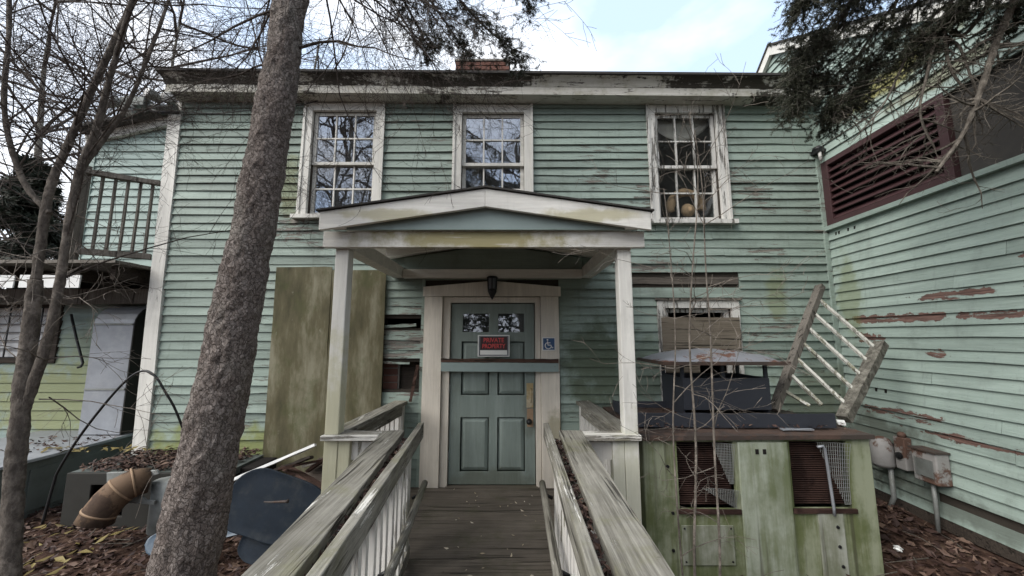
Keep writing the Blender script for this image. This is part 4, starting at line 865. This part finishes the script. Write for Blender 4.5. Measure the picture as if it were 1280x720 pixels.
br = tag(MB(lambda x, y, z: (x, 3.345 - y, z)).poly([(-3.40, .43), (-2.98, .45), (-2.96, .42), (-3.06, .39), (-3.09, .35), (-3.09, .25), (-3.05, .215), (-2.97, .21), (-2.97, .175), (-3.10, .185), (-3.2, .19), (-3.22, .3), (-3.38, .30)], (0, .02)).build('bracket', 'galv_dull', None, bev=.004), 'light grey C-shaped metal bracket behind the terracotta elbow', 'bracket')
el = thing('clay_pipe', 'terracotta pipe elbow with pale bands lying among the leaves', 'pipe', (-3.3, 3.25, 0))
pp = [Vector((-3.070, 3.36, .36)), Vector((-3.130, 3.29, .365)), Vector((-3.180, 3.24, .325)), Vector((-3.220, 3.20, .26)), Vector((-3.255, 3.17, .18)), Vector((-3.270, 3.16, .12))]
MB().tube(pp, [.10, .11, .114, .114, .114, .12], 20).build('elbow', 'terra', el, True)
for k in (1, 2, 4): d = (pp[k + 1] - pp[k - 1]).normalized(); MB().tube([pp[k] - d * .007, pp[k] + d * .007], .1175, 20).build('band', 'terraband', el, True)
cb = [(-3.82, 3.28, .05), (-3.80, 3.3, .35), (-3.77, 3.3, .47), (-3.637, 3.3, .732), (-3.442, 3.3, 1.026), (-3.29, 3.3, 1.205), (-3.17, 3.3, 1.27), (-3.06, 3.3, 1.22), (-2.98, 3.32, 1.09), (-2.906, 3.36, .927), (-2.84, 3.42, .66), (-2.82, 3.45, .37)]
def smooth(pts, n=6):
    P_ = [Vector(p) for p in pts]; out = []
    for i in range(len(P_) - 1):
        a, b, c, d = P_[max(i - 1, 0)], P_[i], P_[i + 1], P_[min(i + 2, len(P_) - 1)]
        for k in range(n): t = k / n; out.append(.5 * ((2 * b) + (c - a) * t + (2 * a - 5 * b + 4 * c - d) * t * t + (3 * b - a - 3 * c + d) * t ** 3))
    return out + [P_[-1]]
tag(MB().tube(smooth(cb), .010, 6).build('cable', 'blackmetal', None, True), 'dark cable arching up in front of the left corner board', 'cable')
# blue plastic shells and planks
def shell(name, label, outline, c, nrm, th, mat, dish=.03, grp=None):
    """a shallow rounded plastic sheet: outline in its own plane, bulged and thick"""
    n = Vector(nrm).normalized(); u = Vector((0, 0, 1)).cross(n).normalized(); v = n.cross(u); P2 = smooth([(a, b, 0) for a, b in outline + outline[:1]], 5)[:-1]; m = len(P2); cen = Vector((sum(p.x for p in P2) / m, sum(p.y for p in P2) / m, 0)); vs = []; fs = []
    rings = [(1, -.022), (1.0, 0), (.985, .006), (.955, .002), (.7, .004), (.3, .005)]
    for s_, h in rings: vs += [Vector(c) + u * (cen.x + (p.x - cen.x) * s_) + v * (cen.y + (p.y - cen.y) * s_) + n * h for p in P2]
    back = [Vector(c) + u * p.x + v * p.y - n * (.022 + th) for p in P2]
    for r_ in range(len(rings) - 1): fs += [(r_ * m + k, r_ * m + (k + 1) % m, (r_ + 1) * m + (k + 1) % m, (r_ + 1) * m + k) for k in range(m)]
    fs.append(tuple((len(rings) - 1) * m + k for k in range(m))); b0 = len(vs); vs += back; fs += [(b0 + k, b0 + (k + 1) % m, (k + 1) % m, k) for k in range(m)]; fs.append(tuple(b0 + m - 1 - k for k in range(m)))
    o = MB().add(vs, fs).build(name, mat, None, True); tag(o, label, 'plastic shell', grp); return o
shell('plastic_shell', 'large dark blue rounded plastic shell propped beside the left porch post', [(-.33, .02), (-.26, .18), (-.12, .245), (.05, .20), (.30, .10), (.40, -.02), (.33, -.2), (.12, -.27), (-.12, -.20), (-.28, -.13)], (-1.80, 2.98, .33), (.15, -1, .35), .01, 'blueplastic', .035, 'blue plastic shells')
shell('plastic_shell', 'small dark blue rounded plastic lobe at the foot of the large blue shell', [(-.16, .05), (-.10, .12), (.06, .11), (.18, .05), (.2, -.05), (.06, -.12), (-.08, -.10), (-.16, -.03)], (-1.80, 2.93, .07), (.1, -1, .5), .01, 'blueplastic', .02, 'blue plastic shells')
shell('plastic_shell', 'pale blue plastic edge poking out behind the thick trunk', [(-.6, -.05), (-.55, .02), (-.2, .10), (.12, .17), (.3, .15), (.3, .05), (-.1, -.04), (-.5, -.12)], (-2.12, 3.08, .08), (.1, -1, .5), .012, 'bluelight', .02, 'blue plastic shells')
hk = tag(MB().tube([(-1.78, 2.875, .385), (-1.72, 2.865, .387), (-1.62, 2.86, .393), (-1.60, 2.862, .395)], [.004, .007, .009, .014], 8).build('rusty_spike', 'rust', None, True), 'small rusty spike lying across the large blue shell', 'spike')
def plank(label, p, q, w_, h, mat, grp='loose boards'): return tag(MB().beam(p, q, w_, h, (0, .3, 1), 7, .003).build('loose_board', mat), label, 'board', grp)
plank('long thin white stick slanting over the junk beside the left post', (-2.44, 3.28, .33), (-1.66, 3.32, .655), .03, .022, 'signwhite')
plank('dark brown board on the junk heap nearest the left porch post', (-2.0, 3.5, .42), (-1.36, 3.1, .33), .09, .03, 'brown_wood')
plank('dark brown board under the others in the junk heap', (-2.1, 3.55, .32), (-1.36, 3.25, .22), .12, .03, 'brown_wood')
plank('short brown board sticking up from the junk heap', (-1.78, 3.45, .40), (-1.48, 3.55, .60), .10, .02, 'brown_wood')
plank('thin brown board lying crosswise on top of the junk heap', (-1.95, 3.3, .47), (-1.42, 3.62, .50), .06, .02, 'brown_wood')
plank('splintered dark board under the white stick', (-2.2, 3.4, .36), (-1.7, 3.35, .55), .05, .02, 'dark_wood')
plank('grey board at the back of the junk heap', (-1.95, 3.7, .36), (-1.5, 3.85, .47), .12, .025, 'grey_wood')
tag(MB().slab(-2.66, -2.40, -.12, .34, [], 3.72, 4.04).build('junk_crate', 'dark', None, bev=.01), 'black crate half hidden by the trunk in front of the mossy siding', 'crate')
tag(MB().beam((-1.75, 3.35, -.1), (-1.65, 3.95, .25), .55, .3, (0, 0, 1), 6, .03).build('scrap_heap', 'dark_wood'), 'dark heap of rotten scrap wood under the loose boards', 'scrap')
# flood lamps on the corner
fd = thing('flood_lamps', 'cluster of flood lamps on an arm at the upper left corner', 'lamp', (-4.0, 4.1, 4.2))
MB().tube([(-3.95, 4.12, 4.24), (-4.25, 4.08, 4.22), (-4.5, 4.05, 4.25)], .035, 10).build('arm', 'galv_dull', fd, True)
MB().box(-4.5, -4.22, 4.0, 4.12, 4.19, 4.30).build('ballast_box', 'boxgrey', fd, bev=.01)
for c, ax in (((-4.13, 4.02, 4.31), (-.3, -.9, .1)), ((-3.97, 4.04, 4.285), (.5, -.8, -.1)), ((-4.37, 4.0, 4.13), (.2, -.7, -.6)), ((-4.55, 4.02, 4.24), (-.8, -.5, -.1))):
    h = MB().lathe(c, [(-.07, .025), (-.05, .05), (.03, .062), (.07, .066)], 14, ax).build('lamp_head', 'galv_dull', fd, True); d = Vector(ax).normalized(); MB().lathe(Vector(c) + d * .071, [(0, .06), (.008, .05), (.012, .01)], 14, ax).build('lens', 'porcelain', h, True)
MB().tube([(-3.9, 4.1, 4.16), (-4.1, 4.06, 4.14), (-4.2, 4.05, 4.17)], .02, 8).build('bracket', 'blackmetal', fd, True)
tag(MB().tube(smooth([(-4.0, 4.08, 4.17), (-3.5, 4.1, 4.15), (-3.1, 4.1, 4.19), (-2.6, 4.12, 4.25), (-2.3, 4.13, 4.33)]), .006, 5).build('wire', 'blackmetal', None, True), 'black wire sagging along the top siding from the flood lamps', 'wire')

# ================================================================== trees and plants
def stem(pts, rad, name, mat, parent, n=18, sub=22, knob=.10):
    P_ = smooth(pts, sub); m = len(P_); k = len(pts) - 1; rr = [np.interp(i / (m - 1) * k, range(k + 1), rad) * (1 + knob * mnoise.noise((i * .16, k, 5)) ) for i in range(m)]
    mb = MB().tube(P_, rr, n, True, 0); out = []
    for i, v in enumerate(mb.v):
        c_ = P_[min(i // n, m - 1)]; v = Vector(v); d_ = v - c_; out.append(c_ + d_ * (1 + .16 * mnoise.noise(v * 22) + .10 * mnoise.noise(v * 60)))
    mb.v = out; return mb.build(name, mat, parent, True)
# --- thick spruce in front of the house
spruce = thing('spruce_tree', 'thick scaly spruce trunk leaning in front of the house left of the porch', 'tree', (-1.8, 2.2, -.15))
tp = [(-1.83, 2.16, -.3), (-1.80, 2.18, -.1), (-1.769, 2.2, .287), (-1.691, 2.2, .944), (-1.586, 2.2, 1.893), (-1.506, 2.2, 2.643), (-1.447, 2.2, 3.749), (-1.40, 2.2, 5.0), (-1.34, 2.2, 7.0), (-1.3, 2.2, 9.0)]
tr_ = [.235, .19, .156, .140, .121, .110, .094, .088, .07, .04]
zs_ = [p[2] for p in tp]; rows = [-.3 + .012 * i for i in range(380)] + [4.3 + .12 * i for i in range(40)]; NS = 110
V = []
for z in rows:
    cx_, cy_, r_ = np.interp(z, zs_, [p[0] for p in tp]), np.interp(z, zs_, [p[1] for p in tp]), np.interp(z, zs_, tr_)
    for k in range(NS):
        a = 2 * math.pi * k / NS; q = Vector((math.cos(a) * r_, math.sin(a) * r_, z * .55)); w3 = q * (30 + 9 * mnoise.noise(q * 1.3)) + Vector((mnoise.noise(q * 14), mnoise.noise(q * 14 + Vector((5, 0, 0))), mnoise.noise(q * 14 + Vector((0, 9, 0))))) * 1.3
        dd = mnoise.voronoi(w3)[0]; e = min((dd[1] - dd[0]) * 2.2, 1); cell = mnoise.noise(Vector(mnoise.voronoi(w3)[1][0]) * 3.1)
        h = .005 * e + .008 * cell + .016 * mnoise.noise(q * 6) + .008 * mnoise.noise(q * 22) + (.02 * max(0, mnoise.noise(q * 3.1 + Vector((7, 1, 2))) - .45)); V.append((cx_ + math.cos(a) * (r_ + h - .004), cy_ + math.sin(a) * (r_ + h - .004), z))
F = [(j * NS + i, j * NS + (i + 1) % NS, (j + 1) * NS + (i + 1) % NS, (j + 1) * NS + i) for j in range(len(rows) - 1) for i in range(NS)]
npmesh('trunk', V, F, 'bark', spruce)
def limb_and_needles(parent, limbs, seed, mat_b, mat_n, kids, ln, droop, per, nl, nw, bare=0.0, ratio=.55, spread=.75, r0=.02, sub=10):
    """limbs given as point lists; side twigs grown along them, needles along the twigs"""
    rng = random.Random(seed); segs = []; lb_ = []
    for li, L_ in enumerate(limbs):
        P_ = smooth(L_, 5); m = len(P_); mb = MB(); rad = [max(r0 * (1 - .85 * i / m), .002) for i in range(m)]; mb.tube(P_, rad, 6, False, .08); tips = []
        for i in range(int(m * .15), m):
            d = (P_[min(i + 1, m - 1)] - P_[max(i - 1, 0)]).normalized(); t = i / m
            for k in range(sub if i < m - 1 else sub + 3):
                s_ = Vector((0, 0, 1)).cross(d).normalized() * rng.choice((-1, 1)); nd = (d * rng.uniform(.3, 1) + s_ * rng.uniform(.3, 1) + Vector((0, 0, rng.uniform(-.5, .25)))).normalized()
                grow(mb, P_[i] + (P_[min(i + 1, m - 1)] - P_[i]) * rng.random(), nd, ln * rng.uniform(.4, 1.1) * (1 - .45 * t), .0035, 1, rng, spread, droop, kids, ratio, .14, tips)
        mb.build('limb', mat_b, parent)
        for tp_ in tips:
            if rng.random() > bare: segs += [(tp_[k], tp_[k + 1]) for k in range(len(tp_) - 1)]
    if segs:
        V, F = needles([(tuple(a), tuple(b)) for a, b in segs], per, nl, nw, .5, seed); npmesh('crown', V, F, mat_n, parent, 'stuff')
limb_and_needles(spruce, [
    [(-1.38, 2.22, 5.3), (-.95, 2.45, 4.75), (-.45, 2.66, 4.25), (-.20, 2.76, 4.04), (0.02, 2.82, 3.90)],
    [(-1.38, 2.22, 5.1), (-1.0, 2.6, 4.7), (-.6, 2.85, 4.25), (-.42, 2.95, 4.02)],
    [(-1.38, 2.25, 5.6), (-.7, 2.5, 4.95), (-.2, 2.6, 4.55), (.12, 2.68, 4.27)],
    [(-1.38, 2.25, 5.0), (-1.1, 2.5, 4.6), (-.85, 2.7, 4.2), (-.7, 2.8, 3.95)]], 31, 'twig', 'needle', (3, 4, 2), .38, .11, 8, .02, .0026, .25, .5, .7, .02, 4)
rng = random.Random(77); mb = MB()
lims = [((-1.38, 2.22, 3.42), (.95, .12, .10), .8, .010), ((-1.55, 2.2, 3.3), (-.9, .2, .15), .7, .007), ((-1.5, 2.2, 3.7), (-.95, .3, -.05), 1.1, .009)]
lims += [((-1.40 + rng.uniform(0, .3), 2.25 + rng.uniform(0, .2), rng.uniform(4.0, 4.9)), (rng.uniform(.2, .9), rng.uniform(.1, .9), rng.uniform(-.9, -.25)), rng.uniform(.8, 1.6), rng.uniform(.006, .010)) for _ in range(20)]
lims += [((-1.50, 2.2, rng.uniform(3.9, 4.8)), (rng.uniform(-.9, -.3), rng.uniform(.1, .9), rng.uniform(-.6, 0)), rng.uniform(.8, 1.4), .008) for _ in range(7)]
for p, d, l_, r_ in lims:
    grow(mb, p, d, l_, r_, 0, rng, .6, .03, (8, 5, 3), .5, .13)
mb.build('bare_limb', 'twig', spruce, kind='stuff')
# --- slim many-stemmed tree at the left edge
mapl = thing('bare_tree', 'slim bare multi-stemmed tree at the left edge in front of the balcony', 'tree', (-2.7, 2.2, -.15))
stem([(-2.68, 2.2, -.3), (-2.70, 2.2, .287), (-2.753, 2.2, .774), (-2.787, 2.2, 1.293), (-2.816, 2.2, 1.893)], [.052, .044, .040, .041, .030], 'trunk', 'twig_dark', mapl)
s1 = [(-2.816, 2.2, 1.893), (-2.822, 2.2, 2.436), (-2.782, 2.22, 2.747), (-2.713, 2.24, 3.124), (-2.615, 2.25, 3.517), (-2.55, 2.27, 3.85), (-2.4, 2.3, 4.6), (-2.3, 2.3, 5.4)]
s2 = [(-2.77, 2.2, 1.10), (-2.702, 2.2, 1.473), (-2.674, 2.2, 1.798), (-2.668, 2.2, 2.488), (-2.60, 2.2, 2.827), (-2.56, 2.2, 3.179), (-2.49, 2.2, 3.749), (-2.35, 2.15, 4.6), (-2.25, 2.1, 5.4)]
s3 = [(-2.668, 2.2, 2.55), (-2.60, 2.25, 2.80), (-2.50, 2.27, 3.05), (-2.42, 2.28, 3.4), (-2.36, 2.3, 3.8), (-2.2, 2.3, 4.7)]
s4 = [(-2.80, 2.2, 2.30), (-2.98, 2.18, 2.52), (-3.12, 2.15, 2.95), (-3.2, 2.15, 3.6), (-3.3, 2.1, 4.4)]
stem(s1, [.024, .021, .020, .019, .018, .016, .012, .006], 'stem', 'twig_dark', mapl); stem(s2, [.026, .024, .022, .020, .018, .016, .014, .011, .005], 'stem', 'twig_dark', mapl)
stem(s3, [.015, .014, .012, .011, .009, .006], 'stem', 'twig_dark', mapl); stem(s4, [.016, .015, .013, .011, .006], 'stem', 'twig_dark', mapl)
rng = random.Random(5); mb = MB()
for s_, n in ((s1, 34), (s2, 26), (s3, 14), (s4, 30)):
    P_ = smooth(s_, 6); m = len(P_)
    for k in range(n):
        i = rng.randint(int(m * .28), m - 2); d = Vector((rng.gauss(-.15, .8), rng.gauss(.1, .6), rng.uniform(.0, 1.0))); grow(mb, P_[i], d, rng.uniform(.5, 1.5), rng.uniform(.003, .0065), 0, rng, .6, .0, (6, 4, 2), .55, .10)
mb.build('crown', 'twig', mapl, kind='stuff')
rng = random.Random(15); mb = MB()
for k in range(16): p = Vector((-2.75 + rng.uniform(-.05, .1), 2.22, rng.uniform(1.2, 2.6))); grow(mb, p, (rng.gauss(0, 1), rng.uniform(-.2, .8), rng.uniform(-.3, .5)), rng.uniform(.3, .8), .004, 0, rng, .6, .02, (5, 3), .5, .15)
mb.build('lower_twigs', 'twig_pale', mapl, kind='stuff')
# --- bare trees and evergreens behind the left wing
def bare_tree(label, base, h, seed, n=14, r=.12, grp='bare trees behind the left wing', mat='twig', kids=(7, 5, 3), lean=(0, 0), z0=.25):
    t = thing('bare_tree', label, 'tree', base, grp); rng = random.Random(seed); b = Vector(base); pts = [b + Vector((lean[0] * k / 5 + rng.gauss(0, .15), lean[1] * k / 5 + rng.gauss(0, .15), h * k / 5)) for k in range(6)]
    stem(pts, [r, r * .8, r * .65, r * .5, r * .3, r * .1], 'trunk', 'twig_grey', t); P_ = smooth(pts, 6); m = len(P_); mb = MB()
    for k in range(n): i = rng.randint(int(m * z0), m - 2); grow(mb, P_[i], (rng.gauss(0, 1), rng.gauss(0, 1), rng.uniform(.1, 1)), h * rng.uniform(.2, .42), r * .28, 0, rng, .6, 0, kids, .55, .12)
    mb.build('crown', mat, t, kind='stuff'); return t
bare_tree('bare tree close behind the balcony of the left wing', (-7.4, 7.4, -.15), 9, 3, 20, .10)
bare_tree('bare tree far left behind the left wing, seen through thin stems', (-11.0, 8.2, -.15), 10, 4, 20, .12)
bare_tree('tall bare tree rising behind the left roof edge', (-6.6, 11.5, -.15), 12, 6, 22, .13)
bare_tree('bare tree farthest back at left, pale against bright sky', (-15.0, 13.0, -.15), 12, 8, 20, .14)
def conifer(label, base, h, rb, seed, n=900, grp=None, z0=.12, leaf=.16):
    t = thing('evergreen_tree', label, 'tree', base, grp); rng = random.Random(seed); b = Vector(base); stem([b, b + Vector((0, 0, h * .5)), b + Vector((0, 0, h))], [rb * .08, rb * .05, .02], 'trunk', 'twig_grey', t); mb = MB(); segs = []
    for k in range(n // 8):
        u = rng.random() ** .8; z = h * (z0 + (1 - z0) * u); L_ = rb * (1 - u) * rng.uniform(.6, 1.1) + .15; a = rng.uniform(0, 6.283); d = Vector((math.cos(a), math.sin(a), -.15)); p = b + Vector((0, 0, z)); q = p + d * L_; mb.tube([p, p.lerp(q, .5) + Vector((0, 0, .04 * L_)), q], [.02, .012, .004], 4, False)
        for j in range(10): s_ = rng.uniform(.25, 1); c = p.lerp(q, s_); e = c + Vector((rng.gauss(0, 1), rng.gauss(0, 1), rng.uniform(-.9, .1))).normalized() * L_ * .28; segs.append((tuple(c), tuple(e)))
    mb.build('limbs', 'twig', t, kind='stuff'); V, F = needles(segs, 26, leaf, leaf * .2, .6, seed); npmesh('crown', V, F, 'bushleaf', t, 'stuff')
conifer('dark evergreen at the far left edge behind the balcony', (-9.6, 7.2, -.15), 5.2, 2.0, 2, 1000, 'far evergreens')
conifer('low dark evergreen between the balcony and the bright sky', (-11.6, 11.2, -.15), 4.6, 2.4, 9, 900, 'far evergreens')
# trees across the yard, seen only mirrored in the panes
bare_tree('bare tree across the yard, mirrored in the left upper window', (-6.4, -4.5, -.15), 13, 13, 30, .16, 'trees across the yard', 'twig', (8, 5, 3), (.4, 0), .3)
bare_tree('bare tree across the yard, mirrored in the middle upper window', (.6, -7.0, -.15), 14, 14, 30, .16, 'trees across the yard', 'twig', (8, 5, 3), (-.4, 0), .3)
conifer('tall evergreen across the yard, mirrored in the right upper window', (6.4, -5.5, -.15), 14, 3.6, 21, 2600, 'trees across the yard', .2, .3)
conifer('slender evergreen across the yard, mirrored in the middle upper window', (1.9, -9.0, -.15), 15, 1.3, 22, 900, 'trees across the yard', .3, .3)
rng = random.Random(61); segs = []
for k in range(2600):
    a = rng.uniform(-1.25, 1.25); d = rng.uniform(20, 30); x = math.sin(a) * d * 1.3; y = -math.cos(a) * d; top = 5.5 + 2.5 * mnoise.noise((x * .25, y * .25, 1)) + 2 * mnoise.noise((x * .9, 3, 1)); z = rng.random() ** .8 * top; segs.append(((x, y, z), (x + rng.gauss(0, .5), y + rng.gauss(0, .5), z + rng.gauss(.3, .5))))
V, F = needles(segs, 12, .6, .14, .7, 61); fw = npmesh('far_woods', V, F, 'bushleaf', None, 'stuff')
# --- hemlock at the upper right
hem = thing('hemlock_tree', 'dark hemlock boughs with dead grey branches hanging over the right wing', 'tree', (2.95, .9, -.15))
stem([(2.95, .9, -.3), (2.95, .9, 2), (2.93, .92, 5), (2.9, .95, 8)], [.2, .16, .13, .05], 'trunk', 'bark', hem)
H0 = (2.93, .95, 5.2)
limb_and_needles(hem, [
    [(2.93, .95, 4.9), (2.85, 1.6, 4.6), (2.55, 2.1, 4.15), (2.25, 2.4, 3.75), (2.10, 2.5, 3.55)],
    [(2.93, .95, 4.7), (2.75, 1.7, 4.45), (2.40, 2.2, 3.95), (2.15, 2.5, 3.5), (2.08, 2.55, 3.33)],
    [(2.93, .95, 4.6), (2.80, 1.7, 4.3), (2.60, 2.2, 3.85), (2.40, 2.5, 3.42), (2.34, 2.55, 3.25)],
    [(2.93, .95, 4.8), (2.90, 1.6, 4.4), (2.78, 2.1, 3.95), (2.60, 2.4, 3.55), (2.5, 2.5, 3.35)],
    [(2.93, .95, 5.1), (2.7, 1.5, 4.75), (2.35, 1.9, 4.3), (2.05, 2.15, 3.92), (1.9, 2.2, 3.75)],
    [(2.93, .95, 4.7), (3.0, 1.5, 4.3), (2.95, 2.0, 3.85), (2.85, 2.3, 3.62)],
    [(2.93, .95, 5.0), (2.65, 1.8, 4.5), (2.38, 2.3, 4.0), (2.2, 2.55, 3.72)],
    [(2.93, .95, 4.6), (3.1, 1.5, 4.2), (3.15, 1.9, 3.8), (3.1, 2.1, 3.6)], [(2.93, .95, 4.5), (3.0, 1.6, 4.05), (2.9, 2.0, 3.75), (2.75, 2.25, 3.5)]], 41, 'twig_grey', 'needle', (3, 4, 3), .44, .09, 12, .014, .0025, .22, .5, .65, .018, 6)
rng = random.Random(99); mb = MB()
for L_, r_ in (([(3.0, 1.6, 4.2), (3.049, 2.1, 3.483), (2.939, 2.1, 3.265), (2.827, 2.1, 3.027), (2.691, 2.1, 2.769), (2.488, 2.1, 2.519)], .024), ([(2.8, 1.7, 4.0), (2.813, 2.2, 3.632), (2.882, 2.2, 3.403), (2.924, 2.2, 3.179), (2.965, 2.2, 2.961)], .012),
               ([(2.95, 1.8, 3.9), (2.951, 2.2, 3.517), (2.779, 2.2, 3.574), (2.652, 2.2, 3.234), (2.563, 2.2, 2.961), (2.62, 2.2, 2.72)], .014), ([(2.95, 2.0, 3.8), (2.80, 2.3, 3.666), (2.60, 2.3, 3.34), (2.45, 2.3, 3.081), (2.25, 2.3, 2.86)], .011), ([(2.796, 2.2, 3.517), (2.805, 2.2, 3.234), (2.974, 2.2, 3.015), (3.207, 2.2, 2.907)], .010)):
    P_ = smooth(L_, 6); m = len(P_); mb.tube(P_, [max(r_ * (1 - .7 * i / m), .003) for i in range(m)], 7, True, .15)
    for k in range(20): i = rng.randint(int(m * .25), m - 2); grow(mb, P_[i], (rng.gauss(0, 1), rng.gauss(0, .7), rng.gauss(-.5, .5)), rng.uniform(.15, .5), r_ * .36, 1, rng, .7, .02, (4, 4, 2), .5, .2)
mb.build('dead_branches', 'twig_dead', hem, kind='stuff')
# --- saplings in front of the air conditioner
sap = thing('sapling', 'thin bare sapling stems growing in front of the air conditioner', 'sapling', (1.05, 2.3, -.15))
rng = random.Random(12)
for L_, r_ in (([(1.04, 2.32, -.2), (1.028, 2.3, .312), (1.076, 2.3, .916), (1.075, 2.3, 1.517), (1.125, 2.3, 2.009), (1.181, 2.3, 2.423), (1.2, 2.3, 2.75)], .0085), ([(1.12, 2.3, -.2), (1.173, 2.3, .312), (1.183, 2.3, .916), (1.204, 2.3, 1.565), (1.204, 2.3, 2.009), (1.216, 2.3, 2.503), (1.19, 2.3, 2.9)], .008), ([(.99, 2.35, -.2), (.945, 2.3, .916), (1.0, 2.32, 1.565), (.985, 2.3, 2.162), (.97, 2.3, 2.5)], .006)):
    P_ = smooth(L_, 6); m = len(P_); mb = MB(); mb.tube(P_, [r_ * (1 - .7 * i / m) for i in range(m)], 6, True, .05)
    for k in range(15): i = rng.randint(int(m * .15), m - 2); grow(mb, P_[i], (rng.gauss(0, 1), rng.uniform(-.7, .3), rng.uniform(-.1, .9)), rng.uniform(.18, .62), .0030, 1, rng, .6, .0, (4, 3, 2), .5, .16)
    mb.build('stem', 'twig_pale', sap)
# ================================================================== fallen leaves
def ok(x, y):
    if -1.1 < x < .72 and y < 4.2: return False
    if .9 < x < 2.7 and y > 2.88: return False
    if (x + 1.8) ** 2 + (y - 2.2) ** 2 < .05: return False
    return x < 3.42 + .045 * y - .03 and (y < 4.15 or (x < -4.1 and y < 4.7))
Pn = []
while len(Pn) < 24000:
    x, y = random.uniform(-6.6, 3.5), random.uniform(.9, 4.7)
    if ok(x, y): Pn.append((x, y, gz(x, y) + random.uniform(.0, .035)))
Pn = np.array(Pn); V, F = leaves(Pn[:17000], .045, 3, .42, .5); V2, F2 = leaves(Pn[17000:], .085, 31, .35, .6)
npmesh('fallen_leaves', np.concatenate([V, V2]), np.concatenate([F, F2 + len(V)]), 'leaf', None, 'stuff')
mb = MB(); rng = random.Random(52)
for _ in range(260):
    x, y = rng.uniform(-5.5, 3.4), rng.uniform(1.8, 4.1)
    if ok(x, y):
        a = rng.uniform(0, 6.283); l_ = rng.uniform(.08, .4); p = Vector((x, y, gz(x, y) + .035)); d = Vector((math.cos(a), math.sin(a), rng.uniform(-.05, .12))); mb.tube([p, p + d * l_ * .5 + Vector((rng.gauss(0, .015), rng.gauss(0, .015), .01)), p + d * l_], [.004, .003, .0015], 4, False)
mb.build('fallen_twigs', 'twig_dead', None, kind='stuff')
Pn = [(random.uniform(-3.9, -2.6), random.uniform(3.55, 4.1), .365 + random.uniform(0, .05)) for _ in range(1800)] + [(random.uniform(-5.3, -4.5), random.uniform(3.9, 4.5), .435 + random.uniform(0, .01)) for _ in range(90)]
V, F = leaves(np.array(Pn), .055, 4, .4, .5); npmesh('leaf_pile', V, F, 'leaf', None, 'stuff')
Pn = [(random.uniform(1.02, 2.6), random.uniform(2.95, 4.0), .862 + random.uniform(0, .03)) for _ in range(900)]
V, F = leaves(np.array(Pn), .035, 8, .35, .5); npmesh('roof_leaf_litter', V, F, 'leaf', None, 'stuff')
Pn = []
for _ in range(70): x, y = random.uniform(-4.4, -3.2), random.uniform(2.85, 3.5); Pn.append((x, y, gz(x, y) + .045))
for _ in range(40): Pn.append((random.uniform(-4.7, -3.5), random.uniform(3.85, 4.05), .43 + random.uniform(0, .03)))
V, F = leaves(np.array(Pn), .085, 14, .25, .4); npmesh('yellow_leaves', V, F, 'leafyellow', None, 'stuff')
Pn = [(random.uniform(-.62, .22), random.uniform(2.6, 4.12), .006 + random.uniform(0, .004)) for _ in range(34)]
V, F = leaves(np.array(Pn), .035, 15, .15, .4); npmesh('deck_leaf_bits', V, F, 'leafpale', None, 'stuff')
